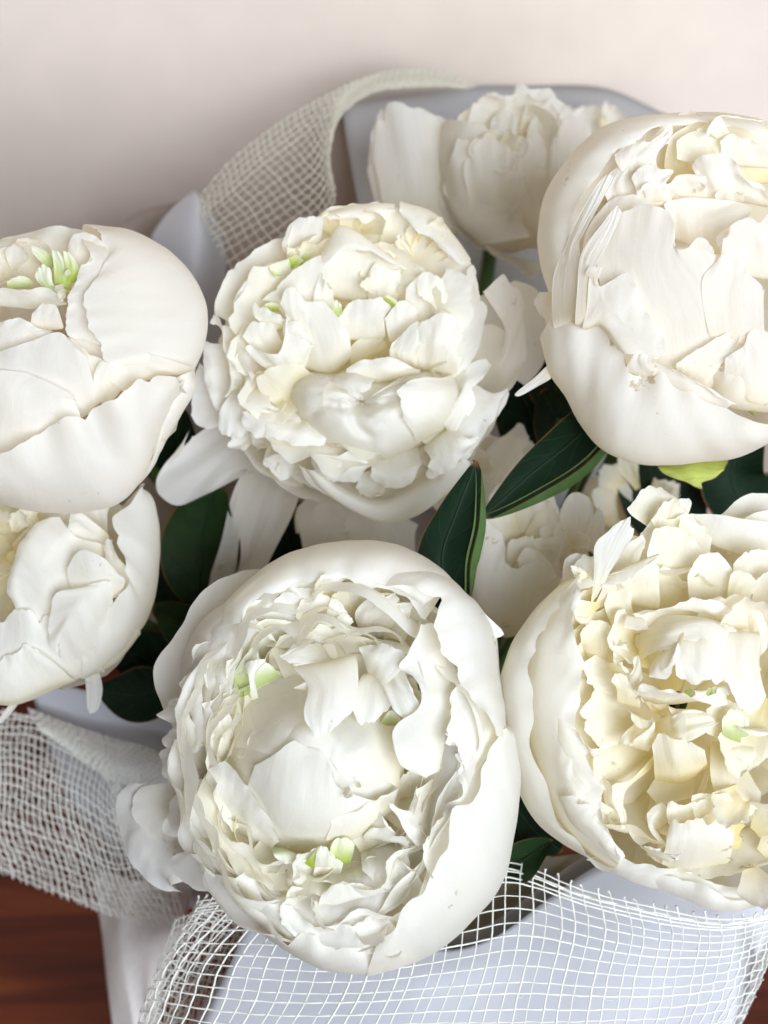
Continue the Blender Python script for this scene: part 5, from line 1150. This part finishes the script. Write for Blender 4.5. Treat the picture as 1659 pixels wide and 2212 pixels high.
# ---- shaded petals behind the cream peony
f = Flower('dim cream peony deep in the bouquet behind the cream-centred peony', 0.52, (0.32, 840.6, 840.6), (1560, 850, 330, 350, 130), M_CREAM, 103)
f.cup(6)
f.p([[(1400, 900, 0), (1640, 950, 0)], [(1400, 720, 50), (1640, 720, 60)], [(1430, 640, 50), (1500, 560, 60), (1580, 560, 60), (1640, 680, 50)]], cr=.6, ru=.5, jag=.03)
f.p([[(1240, 850, 0), (1500, 900, 0)], [(1320, 680, 30), (1480, 650, 30)], [(1330, 620, 30), (1420, 570, 40), (1530, 540, 40)]], cr=.6, ru=.5, jag=.03)
f.frills(8, (1650, 850), 30, 200, 0, 60, 260, 200, 20, 200, 400)
M_BACKP = simple('paper_shaded', (0.48, 0.475, 0.49), 0.5, 0.03, 25, 0.05, 0.3, 0.1)  # back sheet paper with its shade put into the grey
M_UNDER = leaf_material('leaf_under', (0.06, 0.12, 0.035), (0.06, 0.12, 0.035))
# ------------------------------------------------------------------ leaves


def leaf(label, pts, depth, width, mat, bend=0.0, fold=0.35, seed=1, twist=0.0, rib=True, strip=None):
    """pts: midrib from base to tip (pixel frame, optional per-point depth); width in pixels; fold: how far the halves lift"""
    rng = random.Random(seed)
    P = []
    for p in pts:
        d = p[2] if len(p) > 2 else depth
        P.append(Wd(p[0], p[1], d))
    C = resample(np.array(P), 26)
    T = np.gradient(C, axis=0); T /= np.linalg.norm(T, axis=1, keepdims=True)
    px = depth / FPX
    t = np.linspace(0, 1, 26)
    w = width * px * np.clip(np.sin(np.pi * np.clip(t * 0.9 + 0.07, 0, 1)) ** 0.75, 0, 1) * (1 - 0.35 * t) * 1.15
    w[-1] = 0.0003
    view = -FWD
    rows = []
    U = np.linspace(-1, 1, 13)
    for i in range(26):
        s = np.cross(T[i], view); s /= np.linalg.norm(s)
        n = np.cross(s, T[i])
        a = twist * t[i]
        s2 = s * math.cos(a) + n * math.sin(a); n2 = -s * math.sin(a) + n * math.cos(a)
        wav = snoise(rng, t[i:i + 1], np.zeros(1), 3, 0, 3)[0] if False else math.sin(t[i] * 9 + seed) * .06
        r = [C[i] + s2 * (u * w[i]) + n2 * (w[i] * (fold * abs(u) ** 1.5 + wav * u * abs(u)) + bend * u * w[i]) for u in U]
        rows.append(r)
    e = empty('peony_leaf', P[0], label, 'leaf')
    o = np.array(P[0])
    bl = mesh_grid('blade', np.array(rows), mat, e, o)
    if strip:
        k0, sg, off = strip
        G2 = np.array(rows)
        mid = (C + (-FWD) * -0.0012)
        S = []
        for i in range(26):
            s = np.cross(T[i], view); s /= np.linalg.norm(s)
            ed = G2[i, -1] if sg > 0 else G2[i, 0]
            wv = off * px * math.sin(math.pi * min(1, t[i] * 1.02)) ** .7
            S.append([ed + view * -0.0004 - s * sg * .002, ed + s * sg * wv * .5 - view * .0025, ed + s * sg * wv - view * .006])
        mesh_grid('turned_edge', np.array(S), M_UNDER, bl, o)
    if rib:
        Nn = np.cross(np.cross(T, view), T)
        tubes('midrib', [C[1:-2] + Nn[1:-2] * 0.0003], np.linspace(.0005, .0002, 23), M_RIB, bl, o, 6)
    st = np.array([C[0], C[0] * .55 + BIND * .45 + np.array([0, 0, -.01]), BIND + np.array([rng.uniform(-.012, .012), rng.uniform(-.012, .012), 0]), FOOT + np.array([rng.uniform(-.02, .02), rng.uniform(-.012, .012), 0])])
    tubes('stalk', [resample(st, 14)], 0.0016, M_STEM, e, o, 6)
    return e


leaf('dark green pointed leaf, upright, its reddish tip against the ruffled peony', [(985, 1330, .43), (955, 1210, .425), (985, 1110, .418), (1030, 995, .412)], .42, 62, M_LEAF, fold=.55, seed=2, twist=-.3, strip=(0, 1, 20))
leaf('long dark green leaf slanting below the big forked-petal peony', [(1330, 860, .455), (1240, 950, .445), (1140, 1030, .435), (1040, 1120, .428)], .44, 56, M_LEAF, fold=.45, seed=3, twist=.25, strip=(0, -1, 22))
leaf('broad torn green leaf in the gap beside the hanging pale petal', [(430, 1300, .50), (435, 1200, .497), (450, 1110, .492), (478, 1045, .485)], .49, 92, M_LEAFG, fold=.25, seed=4)
leaf('dark leaf under the sideways peony, beside the open peony', [(480, 1400, .50), (400, 1350, .495), (330, 1310, .50)], .50, 55, M_LEAFG, fold=.3, seed=5, twist=.4)
leaf('dark leaf lying above the white paper near the net', [(380, 1480, .50), (290, 1500, .50), (210, 1490, .50)], .50, 62, M_LEAF, fold=.3, seed=6)
leaf('dark curled leaf between the open peony and the cream-centred peony', [(1100, 1720, .45), (1150, 1790, .445), (1215, 1840, .44)], .45, 58, M_LEAF, fold=.5, seed=7)
leaf('small green leaf rolled at its edge, by the net selvedge', [(1090, 1880, .445), (1140, 1850, .44), (1195, 1815, .435)], .44, 42, M_LEAFG, fold=.8, seed=8, twist=.5)
leaf('wide dark leaf in deep shade behind the long slanting leaf', [(1280, 1000, .52), (1200, 900, .50), (1170, 840, .49)], .50, 80, M_LEAF, fold=.3, seed=9)
leaf('dark leaf in deep shade below the torn leaf', [(470, 1330, .53), (410, 1250, .53), (360, 1190, .53)], .53, 110, M_LEAF, fold=.3, seed=10)
leaf('dark leaf hidden under the yellow-green sepal', [(1500, 1150, .53), (1420, 1080, .52), (1340, 980, .52)], .52, 90, M_LEAF, fold=.3, seed=12)
leaf('dark upright leaf beside the yellow-green sepal', [(1620, 1120, .52), (1580, 1020, .51), (1640, 920, .50)], .51, 80, M_LEAF, fold=.3, seed=13)
leaf('dark leaf in the gap left of the ruffled peony', [(400, 1040, .52), (385, 960, .51), (395, 880, .50)], .51, 60, M_LEAF, fold=.3, seed=14)
leaf('dark leaf in the gap below the ruffled peony', [(640, 1260, .54), (620, 1160, .53), (600, 1060, .53)], .53, 90, M_LEAF, fold=.3, seed=15)
leaf('dark leaf in deep shade under the big open peony by the net', [(930, 1880, .50), (1050, 1930, .49), (1150, 1900, .48)], .49, 60, M_LEAF, fold=.3, seed=16)

leaf('added dark leaf standing in for shade between the ruffled peony and the big forked-petal peony', [(1210, 900, .50), (1190, 780, .50), (1165, 660, .50)], .50, 70, M_LEAF, fold=.3, seed=17)  # extra leaf put in to keep this gap dark
leaf('added dark leaf standing in for shade right below the outer petals of the ruffled peony', [(1210, 1010, .53), (1145, 890, .52), (1090, 770, .52)], .52, 90, M_LEAF, fold=.3, seed=18)  # backing leaf added so the gap reads as shade
leaf('dark leaf under the sideways peony, above the dark leaf on the white paper', [(430, 1500, .53), (330, 1430, .525), (230, 1390, .525)], .525, 80, M_LEAF, fold=.3, seed=19)
# ------------------------------------------------------------------ papers


def sheet(name, label, cat, rows, mat, n=40, cr=0.0, seed=1, thick=0.0005):
    rng = random.Random(seed)
    R = [np.array([Wd(*p) if len(p) == 3 and p[2] < 5 else np.array(p[:3]) for p in r]) for r in rows]
    G, u, v = loft(R, n, n)
    U, V = np.meshgrid(u, v)
    if cr:
        G = G + grid_normals(G) * (cr * snoise(rng, U, V, 2.5, 2.0, 6))[..., None]
    o = mesh_grid(name, G, mat, None, None)
    m = o.modifiers.new('thickness', 'SOLIDIFY'); m.thickness = thick; m.offset = -1
    o['label'] = label; o['category'] = cat
    return o


def wpt(p):
    return (p[0], p[1], p[2], 9)


B4 = lambda dx, dy, dz: (BIND[0] + dx, BIND[1] + dy, BIND[2] + dz, 9)


def sheetw(name, label, cat, rows, tail, mat, **kw):
    """rows traced, then tail of world points running down to the binding"""
    return sheet(name, label, cat, rows + [[(q[0], q[1], q[2], 9) for q in r] for r in tail], mat, **kw)


tail_front = [[(-.07, -.09, .10), (0.03, -.11, .10), (.12, -.09, .10)], [(.005, .03, .05), (.03, .025, .05), (.055, .03, .05)]]
sheetw('wrapping_paper', 'smooth lilac-white wrapping paper under the net, its curved top edge below the open peony', 'paper',
       [[(545, 1960, .462), (700, 1985, .458), (850, 2010, .455), (960, 2056, .452), (1060, 2030, .452), (1180, 1945, .455), (1290, 1870, .46), (1450, 1800, .47), (1720, 1760, .48)],
        [(500, 2080, .455), (700, 2110, .45), (960, 2130, .447), (1200, 2090, .448), (1450, 2060, .455), (1660, 2040, .465)],
        [(400, 2290, .455), (700, 2310, .448), (1000, 2310, .447), (1300, 2300, .45), (1560, 2280, .46)]], tail_front, M_PAPER, n=60, cr=.0022)
sheetw('wrapping_paper', 'grey inner sheet edge peeking over the curved top of the lilac paper', 'paper',
       [[(560, 1945, .474), (700, 1965, .470), (850, 1985, .467), (955, 2022, .464), (1050, 2000, .464), (1165, 1918, .467), (1270, 1845, .472), (1430, 1780, .482), (1700, 1740, .492)],
        [(500, 2100, .467), (960, 2150, .459), (1450, 2080, .467), (1660, 2060, .477)], [(420, 2290, .467), (1000, 2310, .457), (1540, 2280, .472)]],
       [[(-.06, -.08, .10), (0.03, -.10, .10), (.11, -.08, .10)], [(.007, .034, .05), (.03, .03, .05), (.053, .034, .05)]], M_FILM, n=40)
sheetw('tissue_paper', 'blush tissue lining with shade put into its colour, seen in the gaps between flowers', 'paper',
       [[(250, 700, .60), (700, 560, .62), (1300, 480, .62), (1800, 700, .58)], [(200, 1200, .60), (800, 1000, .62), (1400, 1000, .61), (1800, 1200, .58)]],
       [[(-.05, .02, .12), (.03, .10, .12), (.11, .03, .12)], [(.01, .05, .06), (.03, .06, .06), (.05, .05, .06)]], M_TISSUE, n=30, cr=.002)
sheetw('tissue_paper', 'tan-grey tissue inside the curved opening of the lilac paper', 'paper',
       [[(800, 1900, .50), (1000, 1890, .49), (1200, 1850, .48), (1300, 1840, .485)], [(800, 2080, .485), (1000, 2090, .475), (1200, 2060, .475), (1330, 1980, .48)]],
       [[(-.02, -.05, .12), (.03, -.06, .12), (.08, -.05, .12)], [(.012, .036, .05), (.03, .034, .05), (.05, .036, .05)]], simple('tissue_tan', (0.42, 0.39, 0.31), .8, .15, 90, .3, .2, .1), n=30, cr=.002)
sheet('wrapping_paper', 'white paper flap below the sideways peony, above the left net', 'paper',
      [[(60, 1460, .53), (230, 1500, .525), (420, 1510, .52)], [(80, 1530, .535), (260, 1590, .53), (420, 1620, .52)], [(150, 1720, .56), (300, 1780, .55), (420, 1800, .54)], [(330, 1950, .59), (420, 1960, .58), (480, 1960, .57)]], M_PAPER, n=24)
sheet('felt_wrap', 'soft blush-white felt wrap hanging down to the red table', 'wrap',
      [[(205, 1880, .56), (300, 1900, .54), (420, 1900, .55)], [(218, 1990, .56), (270, 2010, .545), (390, 2020, .565)], [(228, 2100, .56), (275, 2120, .55), (350, 2120, .575)], [(250, 2260, .565), (300, 2260, .555), (340, 2260, .58)],
       [(262, 2400, .585), (300, 2420, .575), (340, 2400, .60)]], M_FELT, n=30, cr=.001, seed=3)
sheet('wrapping_paper', 'large white paper sheet with painted-in shade, standing at the back against the wall', 'paper',
      [[(738, 225, .60), (900, 205, .605), (1100, 185, .61), (1300, 195, .61), (1450, 250, .60)], [(752, 330, .59), (900, 330, .60), (1200, 330, .60), (1450, 350, .59)], [(790, 560, .57), (1000, 600, .58), (1450, 600, .57)],
       [(860, 1100, .60), (1000, 1100, .60), (1300, 1100, .60)]], M_BACKP, n=30, cr=.001)
sheet('wrapping_paper', 'pointed white paper corner between the broad peony and the cream net', 'paper',
      [[(418, 412, .555), (424, 412, .555)], [(355, 470, .55), (430, 460, .54), (468, 480, .555)], [(320, 540, .55), (420, 560, .535), (488, 560, .555)], [(330, 760, .56), (420, 780, .55), (480, 760, .56)], [(400, 1100, .60), (440, 1100, .60), (480, 1100, .60)]], M_PAPER, n=24)
sheet('tissue_paper', 'blush paper edge behind the pointed white corner', 'paper',
      [[(255, 490, .575), (310, 452, .575), (370, 440, .575), (420, 425, .575)], [(250, 560, .58), (340, 560, .575), (450, 560, .575)], [(280, 800, .59), (450, 800, .58)], [(380, 1100, .60), (460, 1100, .60)]], M_TISSUE, n=20)

# ------------------------------------------------------------------ netting


def net(label, rows, nu, nv, mat, rad=0.00028, seed=1, jit=0.12, selv=None, skew=0.0, knots=False):
    """threads follow the iso-lines of a lofted surface; nu threads run along v, nv run along u"""
    rng = random.Random(seed); nr = np.random.RandomState(seed)
    R = [np.array([Wd(*p) for p in r]) for r in rows]
    RU, RV = 90, 60
    S, u, v = loft(R, RU, RV)
    N = grid_normals(S)
    e = empty('net_ribbon', S[RV // 2, RU // 2], label, 'net')
    o = S[RV // 2, RU // 2].copy()

    def at(uu, vv):
        x = np.clip(uu, 0, 1) * (RU - 1); y = np.clip(vv, 0, 1) * (RV - 1)
        i = np.minimum(x.astype(int), RU - 2); j = np.minimum(y.astype(int), RV - 2)
        a = (x - i)[:, None]; b = (y - j)[:, None]
        f_ = lambda A: (A[j, i] * (1 - a) + A[j, i + 1] * a) * (1 - b) + (A[j + 1, i] * (1 - a) + A[j + 1, i + 1] * a) * b
        return f_(S), f_(N)
    # smooth shared distortion of the weave
    ph = nr.uniform(0, 6.28, 8)
    wu = lambda a, b: (0.32 / nu) * (np.sin(7 * b + ph[0] + 5 * a) + .8 * np.sin(13 * b + 9 * a + ph[1]))
    wv = lambda a, b: (0.3 / nv) * (np.sin(9 * a + ph[2] + 4 * b) + .8 * np.sin(17 * a + 5 * b + ph[3]))
    warp, weft = [], []
    for k in range(nu):
        u0 = (k + .5 + nr.uniform(-jit, jit)) / nu
        vv = np.linspace(0, 1, nv * 4)
        uu = u0 + wu(u0, vv) + skew * (vv - .5) + nr.uniform(-jit, jit, len(vv)).cumsum() * 0.06 / nu
        P, Nn = at(uu, vv)
        warp.append(P + Nn * (rad * 1.0 * np.cos(np.pi * (vv * nv + k)))[:, None])
    vs = list((np.arange(nv) + .5) / nv)
    if selv:
        vs += [0.004 + 0.35 * i / nv for i in range(selv)]
    for k, v0 in enumerate(vs):
        v0 = v0 + nr.uniform(-jit, jit) / nv
        uu = np.linspace(0, 1, nu * 4)
        vv = v0 + wv(uu, v0) * (0.4 if k >= nv else 1) + nr.uniform(-jit, jit, len(uu)).cumsum() * 0.06 / nv
        P, Nn = at(uu, vv)
        weft.append(P - Nn * (rad * 1.0 * np.cos(np.pi * (uu * nu + k)))[:, None])
    a = tubes('warp_threads', warp, [rad * nr.uniform(.75, 1.25) for _ in warp], mat, e, o, 4); a['kind'] = 'stuff'
    b = tubes('weft_threads', weft, [rad * nr.uniform(.7, 1.2) for _ in weft], mat, e, o, 4); b['kind'] = 'stuff'
    if knots:
        fz = []
        for k in range(40):
            i0 = nr.randint(0, len(warp)); j0 = nr.randint(2, len(warp[i0]) - 4)
            P = warp[i0][j0]; d = nr.normal(0, 1, 3); d /= np.linalg.norm(d); d2 = nr.normal(0, .6, 3)
            L = nr.uniform(.002, .006)
            fz.append(np.array([P, P + d * L * .5, P + d * L + d2 * L * .4]))
        z_ = tubes('loose_fibres', fz, rad * .28, mat, e, o, 4); z_['kind'] = 'stuff'
        kn = []
        for k in range(nu):
            P = warp[k][0]; d = warp[k][0] - warp[k][3]; d /= np.linalg.norm(d)
            L = nr.uniform(.0008, .0022)
            side = nr.normal(0, .0004, 3)
            kn.append(np.array([P, P + d * L * .5, P + d * L + side]))
        c = tubes('cut_ends', kn, [np.array([rad, rad * 1.0, rad * 1.8])] * len(kn), mat, e, o, 5); c['kind'] = 'stuff'
    return e


# front band
net('crisp white net band across the lilac paper, its frayed selvedge beside the cream-centred peony',
    [[(545, 1985, .475), (480, 1960, .455), (430, 1945, .448), (560, 1930, .444), (800, 1890, .445), (1000, 1860, .445), (1110, 1862, .442), (1250, 1918, .437), (1400, 1955, .435), (1560, 1985, .437), (1680, 1975, .445)],
     [(470, 2100, .48), (390, 2070, .455), (372, 2050, .445), (500, 2060, .436), (800, 2050, .432), (1000, 2020, .432), (1130, 2000, .431), (1300, 2030, .430), (1450, 2055, .430), (1580, 2060, .434), (1665, 2030, .445)],
     [(420, 2180, .485), (340, 2150, .46), (326, 2140, .446), (480, 2150, .434), (800, 2150, .428), (1000, 2140, .427), (1150, 2130, .427), (1300, 2140, .427), (1450, 2150, .430), (1560, 2140, .436), (1640, 2110, .448)],
     [(400, 2300, .49), (310, 2270, .465), (300, 2260, .447), (460, 2270, .434), (800, 2280, .427), (1000, 2280, .426), (1150, 2280, .426), (1300, 2280, .428), (1420, 2280, .432), (1520, 2260, .44), (1590, 2230, .452)],
     [(430, 2420, .50), (330, 2420, .475), (310, 2420, .46), (460, 2420, .445), (800, 2430, .437), (1000, 2430, .436), (1150, 2430, .436), (1280, 2420, .44), (1380, 2420, .445), (1460, 2400, .455), (1520, 2380, .465)]],
    54, 21, M_NET, rad=.00031, seed=5, selv=4, knots=True)
# turned-under layer at the right
net('net layer folded under at the right end of the front band', [[(1680, 1990, .45), (1640, 2060, .462), (1580, 2100, .475)], [(1650, 2110, .452), (1590, 2160, .466), (1540, 2170, .48)], [(1590, 2240, .455), (1530, 2260, .468), (1480, 2260, .48)], [(1540, 2380, .46), (1480, 2380, .475), (1430, 2380, .485)]],
    18, 22, M_NET, rad=.00027, seed=6)
# inner layer behind the left fold
net('loose net layer inside the left fold of the front band', [[(380, 1985, .47), (470, 1950, .48), (580, 1980, .485)], [(340, 2090, .475), (440, 2080, .49), (540, 2090, .49)], [(310, 2200, .48), (410, 2190, .49), (480, 2200, .49)], [(300, 2330, .485), (390, 2330, .495), (450, 2330, .495)]],
    20, 20, M_NET, rad=.00026, seed=7, skew=.3)
# left band
net('soft-focus white net band sweeping over the red table on the left',
    [[(-120, 1500, .54), (0, 1530, .535), (110, 1560, .53), (220, 1620, .525), (262, 1700, .515)], [(-120, 1610, .525), (0, 1640, .52), (120, 1680, .515), (225, 1740, .515), (275, 1790, .512)],
     [(-120, 1740, .53), (0, 1780, .525), (130, 1820, .52), (240, 1870, .515), (320, 1880, .51)], [(-120, 1840, .55), (0, 1885, .545), (140, 1940, .535), (260, 1985, .53), (400, 2012, .515)]],
    34, 20, M_NET, rad=.00029, seed=8, jit=.14, selv=3)
net('second layer of the left net band, nearer the table',
    [[(-120, 1520, .56), (0, 1550, .555), (110, 1590, .55), (250, 1650, .54), (330, 1700, .53)], [(-120, 1660, .575), (0, 1700, .57), (140, 1740, .56), (280, 1800, .55), (360, 1850, .54)], [(-120, 1845, .56), (0, 1888, .555), (140, 1943, .545), (270, 1988, .54), (405, 2016, .525)]],
    30, 16, M_NET, rad=.00029, seed=9, jit=.14, skew=.12)
net('glossy folded net edge between the white paper flap and the open peony',
    [[(60, 1530, .528), (200, 1580, .522), (300, 1610, .515), (400, 1650, .505)], [(80, 1570, .52), (210, 1630, .515), (300, 1660, .508), (400, 1690, .50)], [(120, 1600, .53), (230, 1680, .52), (300, 1700, .512), (400, 1720, .505)]],
    46, 12, M_NET, rad=.00034, seed=10, jit=.14)
# back band, cream threads
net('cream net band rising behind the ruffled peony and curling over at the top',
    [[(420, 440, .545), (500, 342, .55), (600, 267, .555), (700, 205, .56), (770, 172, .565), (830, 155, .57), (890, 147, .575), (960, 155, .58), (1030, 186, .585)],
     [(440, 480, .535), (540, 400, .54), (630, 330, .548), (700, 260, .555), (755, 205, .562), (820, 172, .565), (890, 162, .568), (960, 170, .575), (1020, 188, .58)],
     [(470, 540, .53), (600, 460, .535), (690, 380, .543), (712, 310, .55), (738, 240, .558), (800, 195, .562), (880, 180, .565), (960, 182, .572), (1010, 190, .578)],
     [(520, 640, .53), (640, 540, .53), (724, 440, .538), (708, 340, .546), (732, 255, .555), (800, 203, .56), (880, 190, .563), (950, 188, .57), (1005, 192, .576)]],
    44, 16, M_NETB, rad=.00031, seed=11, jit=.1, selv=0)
